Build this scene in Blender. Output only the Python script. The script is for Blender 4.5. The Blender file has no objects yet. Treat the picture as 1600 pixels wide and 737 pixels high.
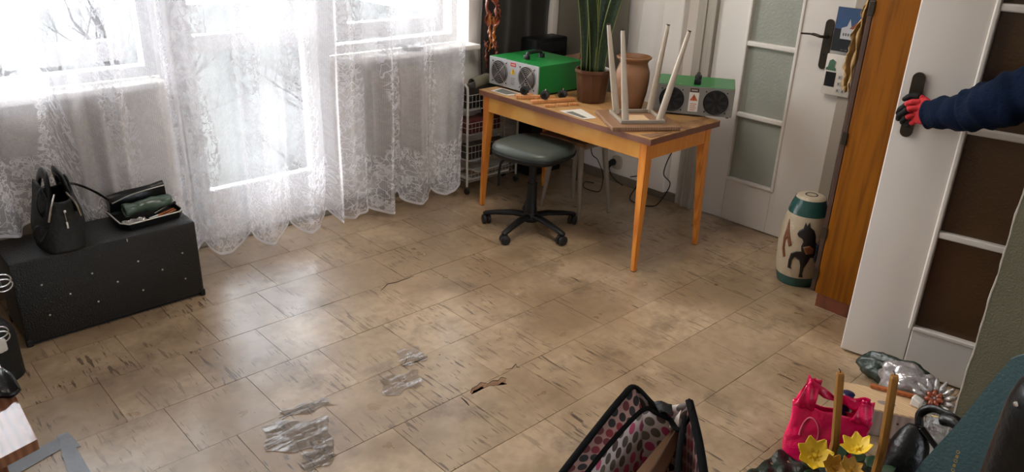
import bpy, bmesh, math, random
from mathutils import Vector, Matrix
from math import sin, cos, pi, radians as D
random.seed(4)
S = bpy.context.scene
C = S.collection

# ------------------------------------------------------------------ camera, world, light, exposure
RC = ((0.73390841, -0.67847399, 0.03242662),
      (-0.2477844, -0.31186791, -0.91724659),
      (0.63244077, 0.66514017, -0.39699775))
FPX, EYE = 1208.84, 1.66
cam_d = bpy.data.cameras.new('camera')
cam = bpy.data.objects.new('camera', cam_d)
C.objects.link(cam)
cam_d.sensor_width = 36
cam_d.lens = FPX / 1600 * 36
cam_d.clip_start = 0.05
M = Matrix.Identity(4)
for i in range(3):
    M[i][0] = RC[0][i]; M[i][1] = -RC[1][i]; M[i][2] = -RC[2][i]
M[2][3] = EYE
cam.matrix_world = M
S.camera = cam

world = bpy.data.worlds.new('overcast_sky')
S.world = world
world.use_nodes = True
wn = world.node_tree
wn.nodes['Background'].inputs[0].default_value = (0.86, 0.93, 1.0, 1)
wn.nodes['Background'].inputs[1].default_value = 2.6

sun_d = bpy.data.lights.new('bright_cloud_sun', 'SUN')
sun_d.energy = 5.8
sun_d.angle = D(55)
sun_d.color = (1.0, 0.97, 0.93)
sun = bpy.data.objects.new('bright_cloud_sun', sun_d)
C.objects.link(sun)
sun.rotation_euler = Vector((0.55, -1.0, -0.46)).to_track_quat('-Z', 'Y').to_euler()

room_fill_d = bpy.data.lights.new('room_fill_light', 'AREA')  # unseen soft fill added below the ceiling to brighten the room
room_fill_d.shape = 'DISK'; room_fill_d.size = 0.9
room_fill_d.energy = 7.2
room_fill_d.color = (1.0, 0.90, 0.80)
room_fill = bpy.data.objects.new('room_fill_light', room_fill_d)
C.objects.link(room_fill)
room_fill.location = (2.3, 2.2, 2.5)

S.view_settings.view_transform = 'Standard'
S.view_settings.look = 'None'
S.view_settings.exposure = 1.78
S.view_settings.gamma = 1
S.view_settings.use_curve_mapping = False
S.cycles.max_bounces = 10
S.cycles.diffuse_bounces = 5
S.cycles.transparent_max_bounces = 16
S.cycles.use_denoising = True
S.cycles.caustics_reflective = False
S.cycles.caustics_refractive = False
S.cycles.sample_clamp_indirect = 6

# real-world point seen at a measured place of the photograph, on a known plane (axis = value)
def at(u, v, ax, val):
    d = [RC[0][i] * (u - 800) + RC[1][i] * (v - 368.5) + RC[2][i] * FPX for i in range(3)]
    o = (0, 0, EYE)
    t = (val - o[ax]) / d[ax]
    return Vector((o[0] + t * d[0], o[1] + t * d[1], o[2] + t * d[2]))
def fz(u, v, z=0.0): return at(u, v, 2, z)

# ------------------------------------------------------------------ materials
def lin(c):
    return tuple(((x / 255) / 12.92 if x / 255 <= 0.04045 else ((x / 255 + 0.055) / 1.055) ** 2.4) for x in c)
MATS = {}
def mat(name, rgb, rough=0.6, metal=0.0, var=0.12, scale=14, bump=0.0, bscale=60, spec=0.5, stretch=None, coat=0.0, trans=0.0, alpha=1.0, sheen=0):
    m = bpy.data.materials.new(name); m.use_nodes = True
    nt = m.node_tree; N = nt.nodes; L = nt.links
    b = N['Principled BSDF']
    c = lin(rgb)
    b.inputs['Roughness'].default_value = rough
    b.inputs['Metallic'].default_value = metal
    b.inputs['Specular IOR Level'].default_value = spec
    b.inputs['Coat Weight'].default_value = coat
    b.inputs['Transmission Weight'].default_value = trans
    b.inputs['Alpha'].default_value = alpha
    b.inputs['Sheen Weight'].default_value = sheen
    tc = N.new('ShaderNodeTexCoord')
    mp = N.new('ShaderNodeMapping')
    L.new(tc.outputs['Object'], mp.inputs[0])
    if stretch: mp.inputs['Scale'].default_value = stretch
    nz = N.new('ShaderNodeTexNoise'); nz.inputs['Scale'].default_value = scale; nz.inputs['Detail'].default_value = 5
    L.new(mp.outputs[0], nz.inputs['Vector'])
    mx = N.new('ShaderNodeMix'); mx.data_type = 'RGBA'
    mx.inputs[6].default_value = tuple(max(0, x * (1 - var)) for x in c) + (1,)
    mx.inputs[7].default_value = tuple(min(1, x * (1 + var)) for x in c) + (1,)
    L.new(nz.outputs[0], mx.inputs[0])
    L.new(mx.outputs[2], b.inputs['Base Color'])
    if bump:
        n2 = N.new('ShaderNodeTexNoise'); n2.inputs['Scale'].default_value = bscale; n2.inputs['Detail'].default_value = 3
        L.new(mp.outputs[0], n2.inputs['Vector'])
        bp = N.new('ShaderNodeBump'); bp.inputs['Strength'].default_value = bump; bp.inputs['Distance'].default_value = 0.01
        L.new(n2.outputs[0], bp.inputs['Height']); L.new(bp.outputs[0], b.inputs['Normal'])
    MATS[name] = m
    return m

class NB:
    """small node-building helper"""
    def __init__(s, m):
        s.nt = m.node_tree; s.N = s.nt.nodes; s.L = s.nt.links
    def new(s, t, **k):
        n = s.N.new(t)
        for a, b in k.items(): setattr(n, a, b)
        return n
    def inp(s, n, i, v):
        if hasattr(v, 'is_output') or isinstance(v, bpy.types.NodeSocket): s.L.new(v, n.inputs[i])
        else: n.inputs[i].default_value = v
    def math(s, op, a, b=0.0, c=0.0, clamp=False):
        n = s.new('ShaderNodeMath', operation=op, use_clamp=clamp)
        s.inp(n, 0, a); s.inp(n, 1, b)
        if op in ('MULTIPLY_ADD', 'COMPARE', 'SMOOTH_MIN', 'WRAP'): s.inp(n, 2, c)
        return n.outputs[0]
    def ramp(s, v, lo, hi):      # smoothstep lo->hi
        n = s.new('ShaderNodeMapRange', interpolation_type='SMOOTHSTEP')
        s.inp(n, 0, v); n.inputs[1].default_value = lo; n.inputs[2].default_value = hi
        return n.outputs[0]
    def mix(s, f, a, b):
        n = s.new('ShaderNodeMix', data_type='RGBA'); s.inp(n, 0, f); s.inp(n, 6, a); s.inp(n, 7, b)
        return n.outputs[2]
    def noise(s, vec, scale, detail=3, out=0, rough=0.5):
        n = s.new('ShaderNodeTexNoise'); s.inp(n, 'Vector', vec); n.inputs['Scale'].default_value = scale
        n.inputs['Detail'].default_value = detail; n.inputs['Roughness'].default_value = rough
        return n.outputs[out]
    def mapping(s, vec, scale=(1, 1, 1), loc=(0, 0, 0), rot=(0, 0, 0)):
        n = s.new('ShaderNodeMapping'); s.inp(n, 0, vec)
        n.inputs['Scale'].default_value = scale; n.inputs['Location'].default_value = loc; n.inputs['Rotation'].default_value = rot
        return n.outputs[0]

def wood(name, rgb, rgb2, rough=0.4, scale=6, stretch=(1, 1, 1), coat=0.0, dark=None):
    m = mat(name, rgb, rough, coat=coat)
    b = NB(m); P = b.N['Principled BSDF']
    tc = b.new('ShaderNodeTexCoord').outputs['Object']
    v = b.mapping(tc, stretch)
    n = b.noise(v, scale, 6, rough=0.6)
    w = b.new('ShaderNodeTexWave', wave_type='BANDS'); b.inp(w, 'Vector', v)
    w.inputs['Scale'].default_value = scale * 0.9; w.inputs['Distortion'].default_value = 5; w.inputs['Detail'].default_value = 3
    f = b.math('ADD', b.math('MULTIPLY', n, 0.6), b.math('MULTIPLY', w.outputs[0], 0.4))
    col = b.mix(b.ramp(f, 0.25, 0.75), lin(rgb) + (1,), lin(rgb2) + (1,))
    if dark:
        n2 = b.noise(tc, 2.2, 5, rough=0.65)
        col = b.mix(b.ramp(n2, 0.5, 0.62), col, lin(dark) + (1,))
    b.L.new(col, P.inputs['Base Color'])
    return m

m_wall = mat('wall_paint', (226, 219, 211), 0.85, var=0.04, scale=3, bump=0.15, bscale=120)
m_wallg = mat('grey_green_wall_paint', (86, 82, 62), 0.85, var=0.08, scale=8, bump=0.35, bscale=150)
m_ceil = mat('ceiling_paint', (225, 222, 216), 0.9, var=0.02)
m_white = mat('white_gloss_paint', (214, 209, 203), 0.35, var=0.03, scale=4, bump=0.04, bscale=30)
m_door2 = mat('white_door_paint', (214, 208, 201), 0.42, var=0.03, scale=3, bump=0.03)
m_pvc = mat('white_window_plastic', (235, 236, 238), 0.3, var=0.01)
m_sill = mat('window_sill_stone', (226, 224, 220), 0.4, var=0.04)
m_rad = mat('radiator_enamel', (150, 138, 124), 0.4, var=0.05)
m_trimw = mat('door_casing_paint', (165, 157, 145), 0.5, var=0.07, scale=6)
m_skirt = mat('painted_wall_foot', (112, 102, 88), 0.6, var=0.2, scale=10)
m_black = mat('black_plastic', (13, 14, 15), 0.5, var=0.2, spec=0.35)
m_blackg = mat('black_gloss_leather', (7, 8, 9), 0.34, spec=0.35, var=0.3, bump=0.3, bscale=45)
m_leather = mat('black_grained_leather', (15, 18, 18), 0.62, var=0.3, bump=0.4, bscale=70)
m_trunk = mat('black_trunk_vinyl', (15, 14, 12), 0.42, var=0.25, scale=8, bump=0.5, bscale=160)
m_stud = mat('steel_stud', (190, 188, 184), 0.3, metal=1.0)
m_chrome = mat('bright_chrome', (215, 215, 215), 0.15, metal=1.0)
m_seatv = mat('grey_green_vinyl_seat', (66, 74, 68), 0.38, var=0.1, scale=6, bump=0.08, bscale=40)
m_tablewood = wood('honey_table_wood', (226, 168, 80), (206, 142, 58), 0.38, 5, (6, 1, 1), coat=0.15)
m_legwood = wood('orange_leg_wood', (224, 146, 58), (196, 112, 36), 0.38, 6, (7, 7, 0.6), coat=0.15)
m_tabletop = wood('worn_table_top', (188, 150, 96), (142, 98, 60), 0.42, 5, (6, 1, 1), dark=(96, 62, 40))
m_edge = wood('reddish_table_edge', (128, 82, 62), (104, 62, 46), 0.5, 5, (6, 1, 1))
m_cab = wood('orange_cabinet_veneer', (134, 80, 3), (108, 60, 2), 0.5, 3, (14, 14, 0.8))
m_cab.node_tree.nodes['Principled BSDF'].inputs['Specular IOR Level'].default_value = 0.2
m_cabd = mat('dark_cabinet_edge', (62, 36, 22), 0.55, var=0.2)
m_plinth = wood('red_brown_plinth', (112, 58, 30), (84, 42, 24), 0.6, 5, (3, 3, 1))
m_green = mat('green_powder_coat', (18, 112, 46), 0.38, var=0.06, bump=0.05, bscale=300)
m_alu = mat('brushed_aluminium_panel', (184, 186, 188), 0.42, metal=0.35, var=0.03)
m_alu2 = mat('dull_grey_panel', (124, 122, 116), 0.5, metal=0.2, var=0.05)
m_fan = mat('dark_fan_hole', (22, 20, 20), 0.5)
m_wire = mat('fan_guard_wire', (165, 160, 156), 0.35, metal=0.7)
m_red = mat('red_label', (176, 40, 34), 0.5)
m_yel = mat('yellow_warning', (222, 176, 34), 0.5)
m_lab = mat('white_label', (210, 205, 196), 0.55)
m_orl = mat('orange_label', (178, 84, 36), 0.55)
m_binding = mat('black_fabric_binding', (10, 10, 11), 0.9, spec=0.1)
m_cardb = mat('brown_cardboard', (116, 84, 58), 0.8, var=0.1)
m_terra = mat('terracotta_clay', (126, 86, 54), 0.6, var=0.16, scale=9, bump=0.1)
m_glaze = mat('brown_glazed_pot', (86, 56, 40), 0.28, var=0.2, scale=8)
m_soil = mat('dark_soil', (40, 30, 22), 0.95, var=0.3, bump=0.8, bscale=50)
m_paintleg = mat('cream_painted_leg', (178, 166, 150), 0.4, var=0.08, scale=12, bump=0.08)
m_greyleg = mat('grey_painted_leg', (138, 128, 114), 0.45, var=0.1)
m_seatwood = wood('worn_stool_wood', (142, 108, 78), (112, 80, 58), 0.4, 6, (6, 1, 1))
m_lightwood = wood('pale_raw_wood', (206, 176, 138), (188, 154, 116), 0.6, 5, (6, 1, 1))
m_greywood = wood('grey_raw_wood', (150, 132, 122), (128, 110, 102), 0.65, 5, (6, 1, 1))
m_block = wood('light_wood_block', (206, 152, 98), (176, 108, 56), 0.5, 8, (6, 1, 1))
m_orangestick = wood('orange_wood_stick', (176, 100, 50), (150, 78, 36), 0.45, 8, (6, 1, 1))
m_paper = mat('printed_paper', (196, 190, 180), 0.7, var=0.05)
m_ink = mat('faded_print', (92, 92, 84), 0.7, var=0.4, scale=60)
m_browncloth = mat('dark_brown_cloth', (30, 24, 19), 0.9, var=0.4, scale=7, bump=0.3, bscale=200, sheen=0.2)
m_greycloth = mat('grey_beige_cloth', (108, 102, 88), 0.9, var=0.1, scale=6, bump=0.2, bscale=200)
m_rust = mat('rust_satin_ribbon', (126, 58, 34), 0.35, var=0.35, scale=22)
m_gold = mat('golden_satin_ribbon', (168, 96, 26), 0.32, var=0.3, scale=22)
m_teal = mat('teal_glaze', (38, 82, 78), 0.25, var=0.2, scale=18)
m_cream = mat('crackled_cream_glaze', (190, 176, 152), 0.35, var=0.12, scale=30, bump=0.25, bscale=220)
m_ink2 = mat('black_glaze', (26, 26, 28), 0.3)
m_blueg = mat('slate_blue_glaze', (58, 76, 92), 0.3)
m_brg = mat('brown_glaze', (120, 70, 42), 0.35)
m_pink = mat('glossy_pink_plastic', (226, 20, 88), 0.2, var=0.12, scale=7, bump=0.8, bscale=22)
m_pinkl = mat('pale_pink_print', (228, 120, 150), 0.35)
m_candle = mat('brown_gold_candle_wax', (150, 104, 46), 0.4, var=0.14, scale=10)
m_wick = mat('black_wick', (22, 18, 16), 0.8)
m_petal = mat('yellow_petal', (216, 180, 30), 0.55, var=0.12, scale=30)
m_petal2 = mat('ochre_petal', (178, 132, 40), 0.6, var=0.15, scale=30)
m_leaf = mat('dark_artificial_leaf', (28, 58, 34), 0.5, var=0.3)
m_darkgreen = mat('dark_green_foil', (22, 38, 30), 0.35, var=0.5, scale=40, bump=0.6, bscale=50)
m_tealbag = mat('teal_blue_leather', (52, 76, 80), 0.5, var=0.08, bump=0.25, bscale=120)
m_goldm = mat('gold_lettering', (190, 160, 100), 0.3, metal=0.8)
m_glove = mat('red_knit_glove', (186, 26, 34), 0.8, var=0.15, scale=60, bump=0.4, bscale=300)
m_gloveb = mat('black_rubber_grip', (10, 10, 11), 0.75, spec=0.25, var=0.2, bump=0.3, bscale=200)
m_sleeve = mat('navy_fleece', (5, 20, 42), 0.95, var=0.6, scale=9, bump=0.4, bscale=60, spec=0.15)
m_skin = mat('skin', (190, 140, 115), 0.55)
m_hair = mat('dark_hair', (40, 30, 24), 0.6)
m_trous = mat('dark_trousers', (24, 24, 28), 0.9)
m_bronze = mat('dark_bronze_fitting', (58, 52, 44), 0.35, metal=0.6, var=0.15)
m_tape = mat('grey_duct_tape', (128, 132, 138), 0.3, var=0.08, scale=20, bump=0.2, bscale=40)
m_snow = mat('thawing_winter_ground', (52, 53, 51), 0.9, var=0.75, scale=2.2)
m_bark = mat('winter_bark', (38, 36, 33), 0.9, var=0.2)
m_shrub = mat('frosted_twigs', (56, 57, 51), 0.9, var=0.2)
m_winered = mat('wine_red_cloth', (82, 26, 24), 0.8, var=0.2)
m_khaki = mat('green_grey_plastic_roll', (74, 92, 78), 0.3, var=0.2, scale=8, bump=0.3, bscale=18)
m_blue = mat('navy_plastic', (22, 26, 66), 0.3)
m_brownfl = mat('brown_glass_flower', (120, 52, 24), 0.2, var=0.2)
m_rubber = mat('caster_rubber', (26, 25, 25), 0.5)
m_enamel = mat('white_tube_enamel', (180, 178, 172), 0.35)
m_socket = mat('cream_socket_plastic', (178, 166, 150), 0.4)
m_yelcloth = mat('straw_yellow_cloth', (150, 120, 74), 0.8, var=0.2, scale=20)
m_strap = mat('tan_strap', (78, 50, 28), 0.6)

def glassy(name, rgb, alpha, rough=0.1, spec=0.5, bump=0.0, bs=20, gloss=0.0, streak=False):
    """thin see-through sheet: clear part, faint body and glossy skin"""
    m = bpy.data.materials.new(name); m.use_nodes = True
    b = NB(m); b.N.remove(b.N['Principled BSDF']); out = b.N['Material Output']
    tc = b.new('ShaderNodeTexCoord').outputs['Object']
    bp = b.new('ShaderNodeBump'); bp.inputs['Strength'].default_value = bump; bp.inputs['Distance'].default_value = 0.01
    b.inp(bp, 'Height', b.noise(tc, bs, 4))
    g = b.new('ShaderNodeBsdfGlossy'); g.inputs['Roughness'].default_value = rough; g.inputs[0].default_value = (1, 1, 1, 1)
    d = b.new('ShaderNodeBsdfDiffuse'); d.inputs[0].default_value = lin(rgb) + (1,)
    t = b.new('ShaderNodeBsdfTransparent')
    b.L.new(bp.outputs[0], g.inputs['Normal']); b.L.new(bp.outputs[0], d.inputs['Normal'])
    m1 = b.new('ShaderNodeMixShader'); m1.inputs[0].default_value = alpha
    gl = gloss
    if streak:      # noise streaks painted in as highlights: whiter body, more gloss
        nn = b.noise(b.mapping(tc, (7, 34, 1), rot=(0, 0, -0.5)), 1, 5, rough=0.6)
        mk = b.ramp(nn, 0.46, 0.66)
        b.inp(m1, 0, b.math('MULTIPLY_ADD', mk, alpha * 5, alpha * 0.3)); gl = b.math('MULTIPLY_ADD', mk, gloss, -0.035)
    b.L.new(t.outputs[0], m1.inputs[1]); b.L.new(d.outputs[0], m1.inputs[2])
    fr = b.new('ShaderNodeFresnel'); fr.inputs[0].default_value = 1.5
    m2 = b.new('ShaderNodeMixShader'); b.inp(m2, 0, b.math('ADD', fr.outputs[0], gl, clamp=True))
    if bump: b.L.new(bp.outputs[0], fr.inputs['Normal'])
    b.L.new(m1.outputs[0], m2.inputs[1]); b.L.new(g.outputs[0], m2.inputs[2]); b.L.new(m2.outputs[0], out.inputs[0])
    return m
m_pane = glassy('clear_window_glass', (235, 240, 240), 0.012, 0.02)
m_dish = glassy('clear_dish_glass', (220, 225, 225), 0.35, 0.05)
m_film = glassy('crinkled_clear_film', (240, 238, 238), 0.10, 0.22, 0.8, bump=0.3, bs=50, gloss=0.07, streak=True)
m_bubble = glassy('clear_crystal_plastic', (206, 200, 194), 0.35, 0.1, 0.8, bump=0.8, bs=60, gloss=0.1)
m_greybag = glassy('smoky_plastic_bag', (150, 142, 142), 0.6, 0.2, 0.7, bump=0.8, bs=16, gloss=0.1)

def frosted(name, rgb, rough, tr):
    m = mat(name, rgb, rough, bump=0.25, bscale=90)
    b = NB(m); P = b.N['Principled BSDF']
    out = b.N['Material Output']
    t = b.new('ShaderNodeBsdfTranslucent'); t.inputs[0].default_value = lin(rgb) + (1,)
    mx = b.new('ShaderNodeMixShader'); mx.inputs[0].default_value = tr
    b.L.new(P.outputs[0], mx.inputs[1]); b.L.new(t.outputs[0], mx.inputs[2]); b.L.new(mx.outputs[0], out.inputs[0])
    return m
m_frost = frosted('grey_green_frosted_glass', (168, 172, 162), 0.22, 0.3)
m_brownglass = frosted('brown_textured_glass', (84, 60, 38), 0.3, 0.15)

# leaf with pale margin (UV: x across, y along)
def leaf_material():
    m = mat('snake_plant_leaf', (30, 62, 34), 0.4)
    b = NB(m); P = b.N['Principled BSDF']
    uv = b.new('ShaderNodeTexCoord').outputs['UV']
    sp = b.new('ShaderNodeSeparateXYZ'); b.inp(sp, 0, uv)
    e = b.math('ABSOLUTE', b.math('SUBTRACT', sp.outputs[0], 0.5))
    n = b.noise(b.mapping(uv, (3, 14, 1)), 3, 4)
    base = b.mix(b.ramp(n, 0.4, 0.65), lin((14, 30, 17)) + (1,), lin((36, 58, 32)) + (1,))
    b.L.new(b.mix(b.ramp(e, 0.42, 0.46), base, lin((118, 124, 66)) + (1,)), P.inputs['Base Color'])
    return m
m_sans = leaf_material()

# lace curtain (UV in metres of cloth)
def lace_material():
    m = bpy.data.materials.new('white_lace'); m.use_nodes = True
    b = NB(m); N = b.N
    N.remove(N['Principled BSDF'])
    out = N['Material Output']
    uv = b.new('ShaderNodeTexCoord').outputs['UV']
    sp = b.new('ShaderNodeSeparateXYZ'); b.inp(sp, 0, uv)
    U, V = sp.outputs[0], sp.outputs[1]
    wob = b.new('ShaderNodeVectorMath', operation='ADD')
    nz = b.noise(uv, 7, 2, out=1)
    sc = b.new('ShaderNodeVectorMath', operation='SCALE'); b.inp(sc, 0, nz); sc.inputs['Scale'].default_value = 0.02
    b.inp(wob, 0, uv); b.inp(wob, 1, sc.outputs[0])
    # five-petalled flowers scattered on a grid
    def flowers(scale, rnd, petals, r0, r1, w):
        vor = b.new('ShaderNodeTexVoronoi', feature='F1'); b.inp(vor, 'Vector', b.mapping(uv, (scale, scale, 0)))
        vor.inputs['Scale'].default_value = 1; vor.inputs['Randomness'].default_value = rnd
        sub = b.new('ShaderNodeVectorMath', operation='SUBTRACT')
        b.inp(sub, 0, b.mapping(uv, (scale, scale, 0))); b.inp(sub, 1, vor.outputs['Position'])
        s2 = b.new('ShaderNodeSeparateXYZ'); b.inp(s2, 0, sub.outputs[0])
        th = b.math('ARCTAN2', s2.outputs[1], s2.outputs[0])
        r = b.math('MULTIPLY_ADD', b.math('ABSOLUTE', b.math('COSINE', b.math('MULTIPLY', th, petals / 2))), r1, r0)
        d = b.math('SUBTRACT', vor.outputs['Distance'], r)
        ring = b.math('SUBTRACT', 1.0, b.ramp(b.math('ABSOLUTE', d), w * 0.5, w))
        fill = b.math('SUBTRACT', 1.0, b.ramp(d, -0.02, 0.0))
        core = b.math('SUBTRACT', 1.0, b.ramp(vor.outputs['Distance'], 0.07, 0.1))
        return ring, fill, core
    ring1, fill1, core1 = flowers(8.5, 0.75, 5, 0.17, 0.20, 0.045)
    ring2, fill2, core2 = flowers(21, 0.8, 6, 0.12, 0.2, 0.08)
    def vines(scale, w, off):
        n = b.noise(b.mapping(wob.outputs[0], (1, 1, 0), off), scale, 1)
        return b.math('SUBTRACT', 1.0, b.ramp(b.math('ABSOLUTE', b.math('SUBTRACT', n, 0.5)), w * 0.5, w))
    v1 = vines(15, 0.020, (0, 0, 0)); v2 = vines(24, 0.025, (3, 7, 1))
    # vertical floral columns
    col = b.math('ABSOLUTE', b.math('SUBTRACT', b.math('FRACT', b.math('DIVIDE', b.math('ADD', U, b.math('MULTIPLY', b.math('SINE', b.math('MULTIPLY', V, 9)), 0.03)), 0.42)), 0.5))
    cm = b.math('SUBTRACT', 1.0, b.ramp(col, 0.22, 0.27))
    hemm = b.math('SUBTRACT', 1.0, b.ramp(V, 0.30, 0.34))
    zone = b.math('MAXIMUM', cm, hemm)
    zone = b.math('MAXIMUM', zone, 0.12)
    motif = b.math('MAXIMUM', ring1, b.math('MAXIMUM', v1, b.math('MAXIMUM', b.math('MULTIPLY', v2, 0.8), ring2)))
    petals = b.math('MAXIMUM', b.math('MULTIPLY', fill1, 0.35), b.math('MAXIMUM', core1, b.math('MULTIPLY', fill2, 0.5)))
    pat = b.math('MULTIPLY', b.math('MAXIMUM', motif, petals), zone)
    # pin-holes in the net
    ck = b.new('ShaderNodeTexVoronoi', feature='F1'); b.inp(ck, 'Vector', uv); ck.inputs['Scale'].default_value = 160; ck.inputs['Randomness'].default_value = 0.15
    net = b.math('MULTIPLY_ADD', b.ramp(ck.outputs['Distance'], 0.25, 0.5), 0.16, LACE_BASE)
    edge = b.math('SUBTRACT', 1.0, b.ramp(V, 0.012, 0.02))
    a = b.math('MAXIMUM', b.math('MULTIPLY_ADD', pat, 0.5, net), b.math('MULTIPLY', edge, 0.9), clamp=True)
    a = b.math('MINIMUM', a, 0.97)
    dif = b.new('ShaderNodeBsdfDiffuse'); dif.inputs[0].default_value = (0.86, 0.85, 0.88, 1)
    trl = b.new('ShaderNodeBsdfTranslucent'); trl.inputs[0].default_value = (0.56, 0.57, 0.62, 1)
    ms = b.new('ShaderNodeMixShader'); ms.inputs[0].default_value = 0.28
    b.L.new(dif.outputs[0], ms.inputs[1]); b.L.new(trl.outputs[0], ms.inputs[2])
    tr = b.new('ShaderNodeBsdfTransparent')
    fin = b.new('ShaderNodeMixShader'); b.inp(fin, 0, a)
    b.L.new(tr.outputs[0], fin.inputs[1]); b.L.new(ms.outputs[0], fin.inputs[2])
    b.L.new(fin.outputs[0], out.inputs[0])
    return m
LACE_BASE = 0.30
m_lace = lace_material()

def dots_material(name, bg, cols, scale, rad, rough=0.5):
    m = mat(name, bg, rough)
    b = NB(m); P = b.N['Principled BSDF']
    uv = b.new('ShaderNodeTexCoord').outputs['UV']
    v = b.new('ShaderNodeTexVoronoi', feature='F1'); b.inp(v, 'Vector', b.mapping(uv, (scale, scale, 0), rot=(0, 0, 0.5)))
    v.inputs['Scale'].default_value = 1; v.inputs['Randomness'].default_value = 0.12
    sp = b.new('ShaderNodeSeparateXYZ'); b.inp(sp, 0, v.outputs['Color'])
    cr = b.new('ShaderNodeValToRGB'); b.inp(cr, 0, sp.outputs[0]); cr.color_ramp.interpolation = 'CONSTANT'
    e = cr.color_ramp.elements
    e[0].color = lin(cols[0]) + (1,); e[1].position = 1 / len(cols); e[1].color = lin(cols[1]) + (1,)
    for i in range(2, len(cols)):
        q = e.new(i / len(cols)); q.color = lin(cols[i]) + (1,)
    f = b.math('SUBTRACT', 1.0, b.ramp(v.outputs['Distance'], rad - 0.02, rad + 0.02))
    b.L.new(b.mix(f, lin(bg) + (1,), cr.outputs[0]), P.inputs['Base Color'])
    return m
m_dotin = dots_material('pale_dotted_fabric', (205, 190, 182), [(178, 62, 100), (98, 86, 74), (190, 80, 110), (84, 70, 62), (112, 98, 84)], 26, 0.40)
m_dotout = dots_material('dark_dotted_fabric', (140, 108, 100), [(26, 24, 26), (104, 24, 34), (30, 28, 30), (86, 30, 34), (20, 18, 22)], 26, 0.43)  # darker cloth with dark dots for side, front and flap panels

# floor tile material: streaks along the room's depth, stains, dots, tone of each tile
def tile_material():
    m = mat('worn_vinyl_tile', (170, 150, 128), 0.35)
    b = NB(m); P = b.N['Principled BSDF']; P.inputs['Specular IOR Level'].default_value = 0.7; P.inputs['Coat Weight'].default_value = 0.35; P.inputs['Coat Roughness'].default_value = 0.16
    tc = b.new('ShaderNodeTexCoord').outputs['Object']
    at_ = b.new('ShaderNodeAttribute', attribute_name='tile'); rnd = b.new('ShaderNodeSeparateXYZ'); b.inp(rnd, 0, at_.outputs['Vector'])
    r = rnd.outputs[0]; r2 = rnd.outputs[1]
    off = b.new('ShaderNodeVectorMath', operation='ADD'); b.inp(off, 0, tc)
    sc = b.new('ShaderNodeVectorMath', operation='SCALE'); b.inp(sc, 0, at_.outputs['Vector']); sc.inputs['Scale'].default_value = 9.0; b.inp(off, 1, sc.outputs[0])
    pv = off.outputs[0]
    big = b.noise(tc, 1.6, 5, rough=0.6)
    fine = b.noise(pv, 24, 5, rough=0.6)
    c0 = b.mix(r, lin((166, 142, 112)) + (1,), lin((190, 165, 134)) + (1,))
    c0 = b.mix(b.ramp(big, 0.38, 0.62), c0, lin((142, 118, 90)) + (1,))
    c0 = b.mix(b.math('MULTIPLY', b.ramp(fine, 0.35, 0.75), 0.35), c0, lin((116, 96, 72)) + (1,))
    # streaks
    def streak(sx, sy, lo, hi, loc):
        n = b.noise(b.mapping(pv, (sx, sy, 1), loc), 1, 2, rough=0.4)
        return b.ramp(n, lo, hi)
    s1 = streak(75, 8, 0.615, 0.655, (0, 0, 0)); s2 = streak(130, 15, 0.65, 0.69, (5, 3, 2))
    msk = b.ramp(b.noise(pv, 5, 2), 0.42, 0.58)
    msk = b.math('MULTIPLY', msk, b.math('MULTIPLY_ADD', r2, 0.8, 0.4), clamp=True)
    st = b.math('MULTIPLY', b.math('MAXIMUM', s1, s2), msk, clamp=True)
    c1 = b.mix(b.math('MULTIPLY', st, 0.9), c0, lin((74, 54, 38)) + (1,))
    # scuffs and grime
    g = b.ramp(b.noise(b.mapping(tc, (1, 1, 1), (2, 5, 0)), 3.4, 7, rough=0.7), 0.52, 0.68)
    c1 = b.mix(b.math('MULTIPLY', g, 0.5), c1, lin((92, 74, 56)) + (1,))
    # dark specks
    vo = b.new('ShaderNodeTexVoronoi', feature='F1'); b.inp(vo, 'Vector', tc); vo.inputs['Scale'].default_value = 8
    cs = b.new('ShaderNodeSeparateXYZ'); b.inp(cs, 0, vo.outputs['Color'])
    dot = b.math('MULTIPLY', b.math('SUBTRACT', 1.0, b.ramp(vo.outputs['Distance'], 0.025, 0.04)), b.math('GREATER_THAN', cs.outputs[0], 0.72))
    c1 = b.mix(dot, c1, lin((48, 36, 28)) + (1,))
    b.L.new(c1, P.inputs['Base Color'])
    rg = b.math('MULTIPLY_ADD', b.noise(tc, 6, 4), 0.34, 0.16)
    b.L.new(b.math('ADD', rg, b.math('MULTIPLY', g, 0.15)), P.inputs['Roughness'])
    bp = b.new('ShaderNodeBump'); bp.inputs['Strength'].default_value = 0.35; bp.inputs['Distance'].default_value = 0.004
    h = b.math('SUBTRACT', b.math('MULTIPLY', b.noise(pv, 7, 3), 1.0), b.math('MULTIPLY', st, 0.25))
    b.L.new(h, bp.inputs['Height']); b.L.new(bp.outputs[0], P.inputs['Normal'])
    return m
m_tile = tile_material()
m_gap = mat('dark_tile_joint', (36, 27, 20), 0.9, var=0.3)

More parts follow.
